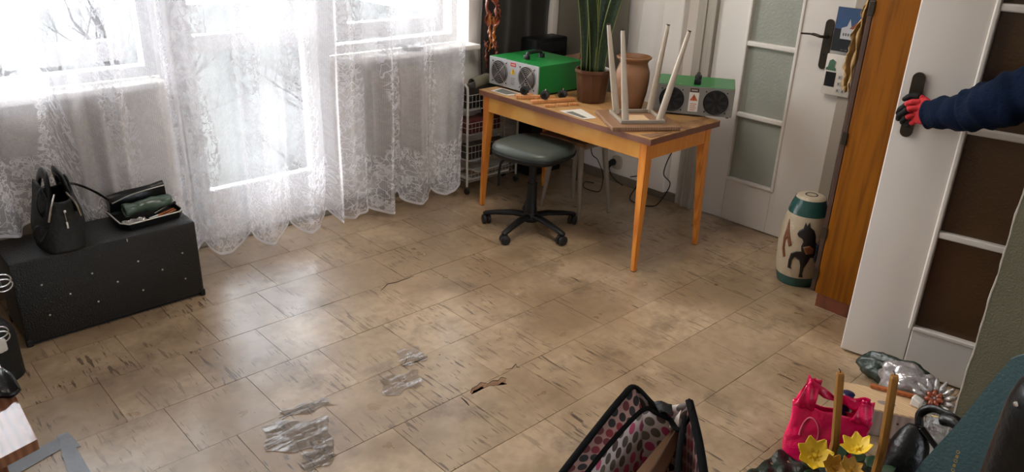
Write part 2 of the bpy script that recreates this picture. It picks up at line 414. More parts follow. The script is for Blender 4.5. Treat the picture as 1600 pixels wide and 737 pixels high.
# ------------------------------------------------------------------ mesh helpers
def NBM(): return bmesh.new()
def box(bm, c, s, rot=None, bev=0.0, seg=2):
    r = bmesh.ops.create_cube(bm, size=1)
    vs = r['verts']
    bmesh.ops.scale(bm, vec=s, verts=vs)
    if bev:
        es = list({e for v in vs for e in v.link_edges})
        rb = bmesh.ops.bevel(bm, geom=es, offset=min(bev, min(s) * 0.45), segments=seg, affect='EDGES', profile=0.5)
        vs = list({v for f in rb['faces'] for v in f.verts} | {v for v in vs if v.is_valid})
    if rot is not None:
        bmesh.ops.rotate(bm, cent=(0, 0, 0), matrix=rot, verts=vs)
    bmesh.ops.translate(bm, vec=c, verts=vs)
    return vs
def boxb(bm, x0, x1, y0, y1, z0, z1, bev=0.0):
    return box(bm, ((x0 + x1) / 2, (y0 + y1) / 2, (z0 + z1) / 2), (abs(x1 - x0), abs(y1 - y0), abs(z1 - z0)), None, bev)
def frame_of(d):
    d = Vector(d).normalized()
    a = Vector((0, 0, 1)) if abs(d.z) < 0.9 else Vector((1, 0, 0))
    x = a.cross(d).normalized(); y = d.cross(x)
    return x, y
def tube(bm, pts, rad, n=10, cap=True, flat=1.0, up=None):
    pts = [Vector(p) for p in pts]
    R = rad if isinstance(rad, (list, tuple)) else [rad] * len(pts)
    rings = []
    x = None
    for i, p in enumerate(pts):
        d = (pts[min(i + 1, len(pts) - 1)] - pts[max(i - 1, 0)]).normalized()
        if x is None:
            if up is not None:
                x = Vector(up).cross(d).normalized()
            else: x, _ = frame_of(d)
        else:
            x = (x - x.dot(d) * d)
            x = x.normalized() if x.length > 1e-6 else frame_of(d)[0]
        y = d.cross(x)
        rings.append([bm.verts.new(p + R[i] * (cos(2 * pi * k / n) * x + flat * sin(2 * pi * k / n) * y)) for k in range(n)])
    for a, b in zip(rings, rings[1:]):
        for k in range(n): bm.faces.new((a[k], a[(k + 1) % n], b[(k + 1) % n], b[k]))
    if cap:
        bm.faces.new(rings[0][::-1]); bm.faces.new(rings[-1])
    return rings
def smooth_path(pts, k=6):
    pts = [Vector(p) for p in pts]; out = []
    for i in range(len(pts) - 1):
        p0 = pts[max(i - 1, 0)]; p1 = pts[i]; p2 = pts[i + 1]; p3 = pts[min(i + 2, len(pts) - 1)]
        for j in range(k):
            t = j / k
            out.append(0.5 * ((2 * p1) + (p2 - p0) * t + (2 * p0 - 5 * p1 + 4 * p2 - p3) * t * t + (3 * p1 - p0 - 3 * p2 + p3) * t ** 3))
    out.append(pts[-1]); return out
def lathe(bm, prof, c=(0, 0, 0), n=40, rfun=None, caps=(False, False)):
    c = Vector(c); rings = []
    for r, z in prof:
        rings.append([bm.verts.new(c + Vector(((r * (rfun(2 * pi * k / n) if rfun else 1)) * cos(2 * pi * k / n), (r * (rfun(2 * pi * k / n) if rfun else 1)) * sin(2 * pi * k / n), z))) for k in range(n)])
    for a, b in zip(rings, rings[1:]):
        for k in range(n): bm.faces.new((a[k], a[(k + 1) % n], b[(k + 1) % n], b[k]))
    if caps[0]: bm.faces.new(rings[0][::-1])
    if caps[1]: bm.faces.new(rings[-1])
    return rings
def grid(bm, nu, nv, fn, uvfn=None):
    V = [[bm.verts.new(fn(i / (nu - 1), j / (nv - 1))) for i in range(nu)] for j in range(nv)]
    uvl = bm.loops.layers.uv.verify()
    for j in range(nv - 1):
        for i in range(nu - 1):
            f = bm.faces.new((V[j][i], V[j][i + 1], V[j + 1][i + 1], V[j + 1][i]))
            q = ((i, j), (i + 1, j), (i + 1, j + 1), (i, j + 1))
            for l, (a, b) in zip(f.loops, q):
                l[uvl].uv = uvfn(a / (nu - 1), b / (nv - 1)) if uvfn else (a / (nu - 1), b / (nv - 1))
    return V
def prism(bm, pts, h, origin=(0, 0, 0), X=(1, 0, 0), Y=(0, 1, 0)):
    """polygon in the X/Y plane extruded by h along X x Y"""
    o = Vector(origin); X = Vector(X); Y = Vector(Y); Z = X.cross(Y).normalized()
    a = [bm.verts.new(o + X * p[0] + Y * p[1]) for p in pts]
    b = [bm.verts.new(o + X * p[0] + Y * p[1] + Z * h) for p in pts]
    n = len(pts)
    f1 = bm.faces.new(a[::-1]); f2 = bm.faces.new(b)
    for k in range(n): bm.faces.new((a[k], a[(k + 1) % n], b[(k + 1) % n], b[k]))
    bmesh.ops.triangulate(bm, faces=[f1, f2])
def rotz(a): return Matrix.Rotation(a, 3, 'Z')
def obj(name, bm, m, parent=None, smooth=False, solid=0, subsurf=0, label=None):
    bmesh.ops.recalc_face_normals(bm, faces=bm.faces)
    me = bpy.data.meshes.new(name); bm.to_mesh(me); bm.free()
    if m: me.materials.append(m)
    if smooth:
        for p in me.polygons: p.use_smooth = True
        if smooth != 'full':
            try: me.set_sharp_from_angle(angle=D(38))
            except Exception: pass
    o = bpy.data.objects.new(name, me); C.objects.link(o)
    if parent is not None:
        o.parent = parent
        mw = parent.matrix_basis if parent.type == 'EMPTY' else Matrix.Identity(4)
        o.matrix_parent_inverse = mw.inverted()
    if solid:
        md = o.modifiers.new('thickness', 'SOLIDIFY'); md.thickness = solid; md.offset = 0
    if subsurf:
        md = o.modifiers.new('subsurf', 'SUBSURF'); md.levels = subsurf; md.render_levels = subsurf
    if label: o['label'] = label
    return o
def tag(o, label, cat, group=None, kind=None):
    o['label'] = label; o['category'] = cat
    if group: o['group'] = group
    if kind: o['kind'] = kind
    return o
def thing(name, label, cat, loc=(0, 0, 0), group=None):
    o = bpy.data.objects.new(name, None); C.objects.link(o); o.location = loc
    o.empty_display_size = 0.05
    bpy.context.view_layer.update()
    return tag(o, label, cat, group)
def struct(name, bm, m, parent=None, **k):
    o = obj(name, bm, m, parent, **k)
    if parent is None: o['kind'] = 'structure'
    return o

# ================================================================== SETTING
YW = 3.66       # window wall
XW = 3.78       # wall with the far door
ZC = 2.6
bm = NBM(); uvt = bm.verts.layers.float_vector.new('tile')
T = 0.3017
offs = {1.526: 0.29, 1.827: 0.177, 2.129: 0.050, 2.431: 0.234, 2.732: 0.083, 3.034: 0.19, 1.224: 0.12, 0.922: 0.25}
y = 3.034 - T * 16
row = 0
while y < YW:
    o_ = min(offs, key=lambda k: abs(k - y)); off = offs[o_] if abs(o_ - y) < 0.03 else random.random() * 0.3
    x = -2.1 + off
    while x < 4.0:
        x0, x1, y0, y1 = max(x, -1.6), min(x + T, XW + 0.02), y, min(y + T, YW + 0.02)
        if x1 - x0 > 0.02 and y1 > y0:
            g = 0.0018
            tl = [random.uniform(-0.0009, 0.0009) for _ in range(4)]
            rv = (random.random(), random.random(), random.random())
            vs = box(bm, ((x0 + x1) / 2, (y0 + y1) / 2, -0.003), (x1 - x0 - g, y1 - y0 - g, 0.006))
            for v in vs:
                v[uvt] = rv
                if v.co.z > -0.002:
                    v.co.z = 0.0 + tl[(v.co.x > (x0 + x1) / 2) + 2 * (v.co.y > (y0 + y1) / 2)]
        x += T
    y += T; row += 1
floor = struct('floor', bm, m_tile)
bm = NBM(); boxb(bm, -1.6, 3.9, -2.0, YW + 0.3, -0.12, -0.004)
struct('trim_1', bm, m_gap)      # screed showing in the joints between the tiles
bm = NBM(); boxb(bm, -1.6, 3.95, -2.0, YW + 0.25, ZC, ZC + 0.1)
struct('ceiling', bm, m_ceil)

# window wall: pieces around the openings
bm = NBM()
y0, y1 = YW, YW + 0.25
boxb(bm, -1.6, 1.24, y0, y1, -0.1, 0.84)
boxb(bm, 2.13, 3.06, y0, y1, -0.1, 0.84)
boxb(bm, 3.06, 3.95, y0, y1, -0.1, ZC)
boxb(bm, -1.6, 3.95, y0, y1, 2.28, ZC)
boxb(bm, -1.6, -0.55, y0, y1, 0.84, 2.28)
struct('wall_window', bm, m_wall)
bm = NBM(); boxb(bm, XW, XW + 0.12, 2.47, YW, -0.1, ZC); boxb(bm, XW, XW + 0.12, 0.9, 1.62, -0.1, ZC); boxb(bm, XW, XW + 0.12, 1.62, 2.47, 2.05, ZC)
struct('wall_far', bm, m_wall)
bm = NBM(); boxb(bm, -1.7, -1.6, -2.0, YW + 0.2, -0.1, ZC)
struct('wall_left', bm, m_wall)
bm = NBM()
boxb(bm, -1.6, 0.3, -2.1, -2.0, -0.1, ZC); boxb(bm, 1.5, 2.6, -2.1, -2.0, -0.1, ZC); boxb(bm, 0.3, 1.5, -2.1, -2.0, 2.3, ZC); boxb(bm, 0.3, 1.5, -2.1, -2.0, -0.1, 0.9)  # unseen back wall; its opening is sized to tune light from behind
struct('wall_back', bm, m_wall)
# near right wall with a worn corner
bm = NBM()
n = 60
def edge_y(z): return 0.54 + 0.0012 * sin(z * 47) + 0.001 * sin(z * 171 + 1)
V = grid(bm, 2, n, lambda u, v: Vector((2.6, -2.0 + u * (edge_y(v * ZC) + 2.0), v * ZC)))
V2 = grid(bm, 2, n, lambda u, v: Vector((2.60 + 0.06 * u, edge_y(v * ZC) - 0.002 * u, v * ZC)))
boxb(bm, 2.602, 2.66, -2.0, 0.53, -0.1, ZC)
struct('wall_right', bm, m_wallg)
bm = NBM()
tube(bm, [(2.6015, edge_y(z * ZC / 80) - 0.001, z * ZC / 80) for z in range(81)], [0.0022 + 0.0016 * random.random() for _ in range(81)], 6)
struct('trim_2', bm, m_trimw)     # chipped corner bead
# hall behind the near wall
bm = NBM(); boxb(bm, 3.42, 3.5, -2.0, 0.9, -0.1, ZC); boxb(bm, 2.7, 3.5, -2.1, -2.0, -0.1, ZC); boxb(bm, 3.42, 3.9, 0.86, 0.9, -0.1, ZC)
struct('wall_hall', bm, m_wallg)
bm = NBM(); boxb(bm, XW + 0.6, XW + 0.65, 1.0, 3.2, -0.1, ZC); boxb(bm, XW + .1, XW + 0.65, 3.2, 3.25, -0.1, ZC); boxb(bm, XW + .1, XW + 0.65, .95, 1.0, -0.1, ZC); boxb(bm, XW + .1, XW + 0.65, .95, 3.25, -0.12, 0)
struct('wall_corridor', bm, m_wall)

# painted wall foot, casing of the far door
bm = NBM()
boxb(bm, XW - 0.012, XW, 2.535, YW, 0, 0.055)
struct('baseboard_far', bm, m_skirt)
bm = NBM(); boxb(bm, 2.13, 3.06, YW - 0.012, YW, 0, 0.06); boxb(bm, 3.06, XW, YW - 0.012, YW, 0, 0.06); boxb(bm, -1.6, 1.24, YW - 0.012, YW, 0, 0.06)
struct('baseboard_window', bm, m_skirt)
bm = NBM()
for (a, b_, d) in ((2.405, 2.43, 0.035), (2.43, 2.47, 0.022), (2.47, 2.485, 0.03), (2.485, 2.535, 0.012)):
    boxb(bm, XW - d, XW, a, b_, 0, 2.1, 0.003)
boxb(bm, XW - 0.03, XW, 1.60, 1.66, 0, 2.1, 0.003)
boxb(bm, XW - 0.03, XW, 1.60, 2.53, 2.04, 2.1, 0.003)
struct('trim_3', bm, m_trimw)
bm = NBM(); boxb(bm, XW - 0.05, XW, 2.60, 2.74, 0.055, ZC, 0.006)
struct('trim_4', bm, m_wall)      # boxed pipe beside the door

# windows
def pane_window(idx, x0, x1, z0, z1, sash, yy=3.72, extra_bars=()):
    bm = NBM()
    fw = 0.05
    for (a, b_, c_, d_) in ((x0, x0 + fw, z0, z1), (x1 - fw, x1, z0, z1), (x0 + fw, x1 - fw, z0, z0 + fw), (x0 + fw, x1 - fw, z1 - fw, z1)):
        boxb(bm, a, b_, yy - 0.005, yy + 0.07, c_, d_, 0.004)
    root = struct('window_%d' % idx, bm, m_pvc)
    for (gx0, gx1, gz0, gz1, w, wb) in sash:
        bm = NBM()
        for (a, b_, c_, d_) in ((gx0 - w, gx0, gz0 - wb, gz1 + w), (gx1, gx1 + w, gz0 - wb, gz1 + w), (gx0, gx1, gz0 - wb, gz0), (gx0, gx1, gz1, gz1 + w)):
            boxb(bm, a, b_, yy - 0.03, yy + 0.04, c_, d_, 0.006)
        s = obj('sash', bm, m_pvc, root)
        bm = NBM(); boxb(bm, gx0 - 0.005, gx1 + 0.005, yy + 0.006, yy + 0.012, gz0 - 0.005, gz1 + 0.005)
        obj('pane', bm, m_pane, s)
    return root
pane_window(1, -0.55, 1.24, 0.87, 2.28, [(-0.42, 0.42, 1.045, 2.18, 0.055, 0.085), (0.70, 1.065, 1.045, 2.18, 0.055, 0.085)])
pane_window(2, 2.13, 3.02, 0.87, 2.28, [(2.245, 2.84, 1.03, 2.18, 0.055, 0.085)])
# balcony door
bm = NBM()
for (a, b_, c_, d_) in ((1.24, 1.315, 0, 2.28), (2.06, 2.13, 0, 2.28), (1.315, 2.06, 0, 0.05), (1.315, 2.06, 2.22, 2.28)):
    boxb(bm, a, b_, 3.69, 3.79, c_, d_, 0.004)
d0 = struct('door_1', bm, m_pvc)
bm = NBM()
boxb(bm, 1.315, 1.405, 3.685, 3.75, 0.05, 2.22, 0.006); boxb(bm, 1.98, 2.06, 3.685, 3.75, 0.05, 2.22, 0.006)
boxb(bm, 1.405, 1.98, 3.69, 3.745, 0.05, 0.27, 0.006); boxb(bm, 1.405, 1.98, 3.685, 3.75, 0.955, 1.035, 0.006); boxb(bm, 1.405, 1.98, 3.685, 3.75, 2.13, 2.22, 0.006)
sh = obj('door_sash', bm, m_pvc, d0)
bm = NBM(); boxb(bm, 1.40, 1.985, 3.715, 3.722, 0.265, 0.96); obj('pane', bm, m_pane, sh)
bm = NBM(); boxb(bm, 1.40, 1.985, 3.715, 3.722, 1.03, 2.135); obj('pane', bm, m_pane, sh)
bm = NBM(); boxb(bm, 1.24, 2.13, 3.64, 3.9, -0.02, 0.012, 0.003); struct('trim_5', bm, m_skirt)   # threshold
# sills
bm = NBM(); boxb(bm, -1.2, 1.235, 3.575, 3.72, 0.838, 0.868, 0.008); struct('trim_6', bm, m_sill, smooth=True)
bm = NBM(); boxb(bm, 2.14, 3.075, 3.56, 3.72, 0.838, 0.868, 0.008); struct('trim_7', bm, m_sill, smooth=True)

# far door (leaf with frosted panes, handle)
def door_leaf(root, org, ax, w, h, glass, bars, glassmat, m, t=0.04, nrm=None):
    """org: hinge/lower corner; ax: unit vector along the leaf; nrm: towards the viewer side; glass=(u0,u1,z0,z1)"""
    o = Vector(org); A = Vector(ax).normalized(); Nn = Vector(nrm).normalized()
    R = Matrix((A, Nn, Vector((0, 0, 1)))).transposed()
    def bx(bm, u0, u1, n0, n1, z0, z1, bev=0.004):
        box(bm, o + A * (u0 + u1) / 2 + Nn * (n0 + n1) / 2 + Vector((0, 0, (z0 + z1) / 2)), (abs(u1 - u0), abs(n1 - n0), z1 - z0), R, bev)
    g0, g1, gz0, gz1 = glass
    bm = NBM()
    bx(bm, 0, g0, -t, 0, 0.008, h); bx(bm, g1, w, -t, 0, 0.008, h); bx(bm, g0, g1, -t, 0, 0.008, gz0); bx(bm, g0, g1, -t, 0, gz1, h)
    leaf = obj('door_leaf', bm, m, root)
    bm = NBM()
    b_ = 0.014
    for q in ((g0 - b_, g0 + 0.004, gz0 - b_, gz1 + b_), (g1 - 0.004, g1 + b_, gz0 - b_, gz1 + b_), (g0, g1, gz0 - b_, gz0 + 0.004), (g0, g1, gz1 - 0.004, gz1 + b_)):
        bx(bm, q[0], q[1], -t - 0.006, 0.007, q[2], q[3], 0.005)
    obj('glazing_bead', bm, m, root)
    for z in bars:
        bm = NBM(); bx(bm, g0, g1, -t + 0.002, 0.004, z - 0.013, z + 0.013, 0.006); obj('glazing_bar', bm, m, root)
    zs = [gz0] + list(bars) + [gz1]
    for a, c in zip(zs, zs[1:]):
        bm = NBM(); bx(bm, g0, g1, -t / 2 - 0.003, -t / 2 + 0.003, a, c, 0); obj('pane', bm, glassmat, root)
    return bx
def lever(root, o, A, Nn, u, zt, zb, side, m, zl, keyhole=True):
    o = Vector(o); A = Vector(A).normalized(); Nn = Vector(Nn).normalized()
    bm = NBM()
    w = 0.021
    pts = []
    for k in range(13): a = pi * k / 12; pts.append((w * cos(a), (zt - w) + w * sin(a)))
    for k in range(13): a = pi + pi * k / 12; pts.append((w * cos(a), (zb + w) + w * sin(a)))
    prism(bm, pts, 0.009, o + A * u, A, (0, 0, 1)) if A.cross(Vector((0, 0, 1))).dot(Nn) > 0 else prism(bm, [(-p[0], p[1]) for p in pts][::-1], 0.009, o + A * u, -A, (0, 0, 1))
    pl = obj('handle_plate', bm, m, root)
    bm = NBM()
    c = o + A * u + Vector((0, 0, zl))
    tube(bm, smooth_path([c + Nn * 0.005, c + Nn * 0.035, c + Nn * 0.052 + A * side * 0.015, c + Nn * 0.055 + A * side * 0.05 + Vector((0, 0, 0.006)), c + Nn * 0.052 + A * side * 0.115 + Vector((0, 0, 0.002))], 5), [0.010] * 6 + [0.009] * 10 + [0.006] * 5, 10, flat=0.8)
    obj('handle_lever', bm, m, root, smooth=True)
    if keyhole:
        bm = NBM(); kc = o + A * u + Vector((0, 0, zl - 0.09)); tube(bm, [kc + Nn * 0.008, kc + Nn * 0.011], 0.007, 12); obj('key_cylinder', bm, m_black, root)
d2 = thing('door_2', 'x', 'door', (XW, 2.4, 0)); del d2['label']; del d2['category']; d2['kind'] = 'structure'
door_leaf(d2, (XW - 0.012, 2.40, 0), (0, -1, 0), 0.74, 2.03, (0.195, 0.475, 0.262, 1.80), (0.627, 1.009, 1.40), m_frost, m_white, nrm=(-1, 0, 0))
lever(d2, (XW - 0.012, 2.40, 0), (0, -1, 0), (-1, 0, 0), 0.63, 1.185, 0.945, -1, m_bronze, 1.105)
# open door held by the person
HX = Vector((0.0345, -0.2115, 0)).normalized()
NR = Vector((-HX.y, HX.x, 0)) * -1
if NR.x > 0: NR = -NR
d3 = thing('door_3', 'x', 'door', (2.907, 1.064, 0)); del d3['label']; del d3['category']; d3['kind'] = 'structure'
door_leaf(d3, (2.907, 1.064, 0), HX, 0.82, 2.02, (0.237, 0.60, 0.20, 1.80), (0.588, 0.982, 1.395), m_brownglass, m_door2, nrm=NR)
lever(d3, (2.907, 1.064, 0), HX, NR, 0.052, 1.155, 0.922, 1, m_bronze, 1.055)

# radiators
def radiator(name, x0, x1, label):
    t = thing(name, label, 'radiator', ((x0 + x1) / 2, 3.57, 0.18))
    bm = NBM(); n = int((x1 - x0) / 0.006)
    boxb(bm, x0, x1, 3.555, 3.575, 0.19, 0.79, 0.012)
    boxb(bm, x0, x1, 3.60, 3.615, 0.19, 0.79, 0.008)
    obj('panel', bm, m_rad, t, smooth=True)
    bm = NBM(); boxb(bm, x0 + 0.005, x1 - 0.005, 3.575, 3.60, 0.765, 0.782)
    for i in range(int((x1 - x0) / 0.03)): boxb(bm, x0 + 0.01 + i * 0.03, x0 + 0.022 + i * 0.03, 3.572, 3.604, 0.784, 0.792)
    obj('top_grille', bm, m_rad, t)
    for xx in (x0 + 0.06, x1 - 0.06):
        bm = NBM(); boxb(bm, xx - 0.012, xx + 0.012, 3.612, YW - 0.0005, 0.3, 0.7); obj('wall_bracket', bm, m_rad, t)
    bm = NBM(); tube(bm, smooth_path([(x1 - 0.04, 3.585, 0.2), (x1 - 0.04, 3.585, 0.1), (x1 - 0.04, 3.60, 0.03), (x1 - 0.04, 3.62, -0.005)], 4), 0.009, 8); obj('pipe', bm, m_rad, t, smooth=True)
radiator('panel_radiator', -0.30, 0.935, 'long beige panel radiator behind the lace, above the black trunk')
radiator('panel_radiator', 2.30, 2.63, 'short beige panel radiator behind the lace beside the wire trolley')

# ------------------------------------------------------------------ outside
bm = NBM()
grid(bm, 60, 50, lambda u, v: Vector((-14 + 34 * u, 3.95 + 30 * v, -1.3 + 0.12 * sin(9 * u + 3 * v) + 0.1 * sin(14 * v) - 0.9 * (1 - min(1, v * 3)) * 0 - v * 1.5)))
o = struct('ground_snow', bm, m_snow, smooth='full')
def winter_tree(x, y, h, label, m, seed, group, twigs=5, spread=0.6, trunk=0.06):
    rnd = random.Random(seed); bm = NBM(); bt = NBM()
    zb = -1.6 - (y - 4) / 30 * 1.5
    def br(p, d, l, r, lev):
        n = 4; pts = [p]; q = p; dd = d.copy()
        for i in range(n):
            dd = (dd + Vector((rnd.uniform(-.18, .18), rnd.uniform(-.18, .18), rnd.uniform(-.05, .16)))).normalized()
            q = q + dd * l / n; pts.append(q)
        tube(bm if lev < 2 else bt, pts, [r * (1 - 0.6 * i / n) for i in range(n + 1)], 5 if lev else 8, cap=False)
        if lev < 4:
            for k in range(twigs if lev < 3 else 3):
                s = pts[rnd.randint(1, n)]
                a = rnd.uniform(0, 2 * pi)
                nd = (dd * 0.7 + Vector((cos(a) * spread, sin(a) * spread, rnd.uniform(-0.1, 0.5)))).normalized()
                br(s, nd, l * rnd.uniform(0.5, 0.75), r * 0.42, lev + 1)
    br(Vector((x, y, zb)), Vector((0, 0, 1)), h * 0.45, trunk, 0)
    t = thing('bare_tree', label, 'tree', (x, y, zb), group)
    obj('trunk', bm, m, t); obj('twigs', bt, m, t)
G = 'bare trees and shrubs seen through the lace curtain'
winter_tree(1.6, 7.4, 2.6, 'bare snowy shrub outside, straight behind the balcony door', m_shrub, 1, G, 6, 0.9, 0.05)
winter_tree(2.6, 9.0, 3.4, 'bare winter tree outside, right part of the balcony door view', m_bark, 2, G, 5, 0.7, 0.07)
winter_tree(1.9, 12.5, 4.6, 'thick bare tree outside the left window, right half of its pane', m_bark, 3, G, 5, 0.7, 0.12)
winter_tree(0.55, 6.6, 2.2, 'low bare shrub outside the left window, left half of its pane', m_shrub, 4, G, 6, 0.9, 0.05)
winter_tree(5.0, 8.5, 3.0, 'bare winter shrub outside the right window above the glass dish', m_shrub, 5, G, 6, 0.8, 0.05)
winter_tree(3.6, 6.4, 2.2, 'small bare shrub outside, between balcony door and right window', m_shrub, 6, G, 6, 0.9, 0.04)

# ------------------------------------------------------------------ lace curtains
def curtain(name, x0, x1, label, ybase, seed, drape=False, rv=None, flare=0.0):
    rnd = random.Random(seed)
    ph = [rnd.uniform(0, 6.28) for _ in range(6)]
    nu = int((x1 - x0) / 0.0055); nv = 74
    W = 1.55
    def fold(x, k):
        q = x * 31 + 1.7 * sin(x * 6.1 + ph[0]) + ph[1]; a = 0.030 * (sin(q) + 0.28 * sin(2 * q + 0.9)) + 0.012 * sin(x * 58 + 1.1 * sin(x * 3.3 + ph[2]) + ph[3]) + 0.004 * sin(x * 113 + ph[4])
        am = 0.55 + 0.75 * (0.5 + 0.5 * sin(x * 4.3 + ph[5]))
        return a * am * (0.75 + 0.5 * k)
    def ss(a, b, t):
        t = max(0, min(1, (t - a) / (b - a))); return t * t * (3 - 2 * t)
    def zb(x):
        w = 0.235
        z = 0.026 + 0.095 * (1 - abs(sin(pi * x / w + seed)) ** 0.8)
        if drape: 
            s1 = ss(0.84, 0.70, x); z = z * (1 - s1) + 0.385 * s1
        return z
    ztop = 2.4
    def fn(u, v):
        x = x0 + (x1 - x0) * u
        k = v                       # 0 top .. 1 bottom
        b = zb(x)
        z = ztop + (b - ztop) * k
        xx = x + 0.012 * sin(x * 27 + ph[3]) * k + flare * (x - x0) / (x1 - x0) * k
        yy = ybase + fold(x, k) + 0.006 * sin(z * 6 + x * 11)
        if drape:
            s2 = ss(0.64, 0.42, x) * ss(0.62, 0.385, z)
            yy = yy - 0.20 * s2 * (1 + 0.3 * sin(x * 40))
            if s2 > 0: z = max(z, 0.372 + 0.004) + 0.012 * s2 * (1 + sin(x * 31 + yy * 40)) * 0.5
            yy = yy * 1.0
        return Vector((xx, yy, z))
    def uvf(u, v):
        x = x0 + (x1 - x0) * u
        hb = 0.028 + 0.0
        z = (ztop - hb) * (1 - v)
        return (x * W + seed * 3.3, z)
    bm = NBM(); grid(bm, nu, nv, fn, uvf)
    o = obj(name, bm, m_lace, None, smooth='full')
    tag(o, label, 'curtain')
    return o
curtain('lace_curtain', -0.7, 1.24, 'white lace curtain panel hanging behind the black trunk, its end spilling on the trunk lid', 3.49, 1, drape=True)
curtain('lace_curtain', 1.20, 2.91, 'white floral lace curtain panel over the balcony door, scalloped hem just above the floor', 3.445, 2, flare=-0.075)
bm = NBM(); tube(bm, [(-0.8, 3.47, 2.42), (3.0, 3.47, 2.42)], 0.012, 12)
t = tag(obj('curtain_rod', bm, m_enamel, smooth=True), 'white curtain rod above the lace curtains, out of frame', 'curtain rod')
for xx in (-0.75, 1.1, 2.95):
    bm = NBM(); boxb(bm, xx - 0.01, xx + 0.01, 3.46, YW + 0.001, 2.40, 2.44); obj('rod_bracket', bm, m_enamel, t)

# dish on the sill
bm = NBM(); c = fz(662, 70, 0.869); lathe(bm, [(0.03, 0), (0.05, 0.004), (0.085, 0.022), (0.088, 0.024), (0.05, 0.008), (0.0005, 0.006)], (2.63, 3.64, 0.869), 32)
tag(obj('glass_dish', bm, m_dish, smooth=True), 'shallow clear glass dish on the right window sill behind the lace', 'dish')

# ------------------------------------------------------------------ black trunk and what lies on it
TX0, TX1, TY0, TY1, TH = 0.415, 1.118, 3.15, 3.43, 0.358
t = thing('trunk', 'black vinyl covered trunk with small steel studs, under the left window', 'trunk', ((TX0 + TX1) / 2, 3.29, 0))
bm = NBM(); boxb(bm, TX0, TX1, TY0, TY1, 0.012, TH, 0.014); obj('body', bm, m_trunk, t, smooth=True)
bm = NBM(); boxb(bm, TX0 + 0.02, TX1 - 0.02, TY0 + 0.02, TY1 - 0.02, 0, 0.014); obj('base', bm, m_black, t)
for (u, v) in ((65, 445), (110, 459), (144, 427), (184, 440), (216, 408), (254, 421), (290, 435), (224, 453), (154, 471), (78, 492), (285, 395)):
    p = at(u, v, 1, TY0)
    bm = NBM(); lathe(bm, [(0.0042, 0), (0.0036, 0.0016), (0.0015, 0.0026), (0.0002, 0.0028)], (0, 0, 0), 10)
    bmesh.ops.rotate(bm, cent=(0, 0, 0), matrix=Matrix.Rotation(D(90), 3, 'X'), verts=bm.verts); bmesh.ops.translate(bm, vec=(p.x, TY0, p.z), verts=bm.verts)
    obj('stud', bm, m_stud, t, smooth=True)
bm = NBM(); boxb(bm, TX1 - 0.001, TX1 + 0.002, 3.17, 3.19, TH - 0.05, TH - 0.044); boxb(bm, TX0 + 0.42, TX0 + 0.424, TY0 - 0.0015, TY0 + 0.001, TH - 0.02, TH - 0.008); obj('seam_tab', bm, m_stud, t)
for xx in (TX0 + 0.01, TX1 - 0.01):
    for yy in (TY0 + 0.01, TY1 - 0.01):
        bm = NBM(); boxb(bm, xx - 0.0115, xx + 0.0115, yy - 0.0115, yy + 0.0115, 0.0, 0.03, 0.004); obj('corner_guard', bm, m_black, t)

# handbag on the trunk (narrow end to the viewer)
t = thing('handbag', 'black leather handbag with silver zip pull standing on the trunk', 'handbag', (0.63, 3.25, TH))
bm = NBM()
def bagsec(u, v):
    a = 2 * pi * u
    zz = v
    wx = 0.078 * (1 - 0.50 * max(0, zz - 0.35) ** 1.1) * (1 + 0.10 * sin(pi * min(1, zz * 1.3)))
    wy = 0.115 * (1 - 0.10 * zz)
    cx = 0.625 + 0.01 * zz; cy = 3.25 + 0.01 * sin(3 * zz)
    sx = abs(cos(a)) ** 0.75 * (1 if cos(a) > 0 else -1); sy = abs(sin(a)) ** 0.75 * (1 if sin(a) > 0 else -1)
    h = 0.20 + 0.07 * abs(cos(a)) ** 1.5 * (0.5 + 0.5 * cos(2 * a)) 
    return Vector((cx + wx * sx * (1 + 0.04 * sin(5 * a + 6 * zz)), cy + wy * sy, TH + 0.001 + h * zz))
V = grid(bm, 49, 22, bagsec); bmesh.ops.remove_doubles(bm, verts=bm.verts, dist=0.0006)
low = [v for v in bm.verts if v.co.z < TH + 0.002]
bmesh.ops.contextual_create(bm, geom=[e for e in bm.edges if e.verts[0] in low and e.verts[1] in low])
obj('body', bm, m_leather, t, smooth='full', solid=0.004)
for s in (-1, 1):
    bm = NBM()
    tube(bm, smooth_path([(0.635 + s * 0.050, 3.17, TH + 0.15), (0.635 + s * 0.036, 3.18, TH + 0.21), (0.635 + s * 0.026, 3.20, TH + 0.275), (0.635 + s * 0.022, 3.25, TH + 0.292), (0.635 + s * 0.026, 3.30, TH + 0.272), (0.635 + s * 0.04, 3.33, TH + 0.2)], 6), 0.021, 12, flat=0.4)
    obj('handle', bm, m_blackg, t, smooth=True)
    bm = NBM(); tube(bm, smooth_path([(0.635 + s * 0.056, 3.155, TH + 0.13), (0.635 + s * 0.042, 3.138, TH + 0.19), (0.635 + s * 0.02, 3.15, TH + 0.235)], 6), 0.0035, 8); obj('piping', bm, m_chrome, t, smooth=True)
bm = NBM(); boxb(bm, 0.628, 0.636, 3.122, 3.127, TH + 0.10, TH + 0.128, 0.002); boxb(bm, 0.627, 0.637, 3.12, 3.128, TH + 0.165, TH + 0.176, 0.002)
tube(bm, [(0.632, 3.126, TH + 0.128), (0.632, 3.13, TH + 0.165)], 0.0015, 6)
obj('zip_pull', bm, m_chrome, t)
bm = NBM(); tube(bm, smooth_path([(0.575, 3.20, TH + 0.12), (0.555, 3.18, TH + 0.19), (0.575, 3.2, TH + 0.24), (0.61, 3.22, TH + 0.26)], 6), 0.007, 8, flat=0.4)
tube(bm, smooth_path([(0.575, 3.17, TH + 0.11), (0.535, 3.16, TH + 0.12), (0.52, 3.16, TH + 0.085), (0.54, 3.16, TH + 0.06), (0.575, 3.17, TH + 0.10)], 6), 0.006, 8, flat=0.4)
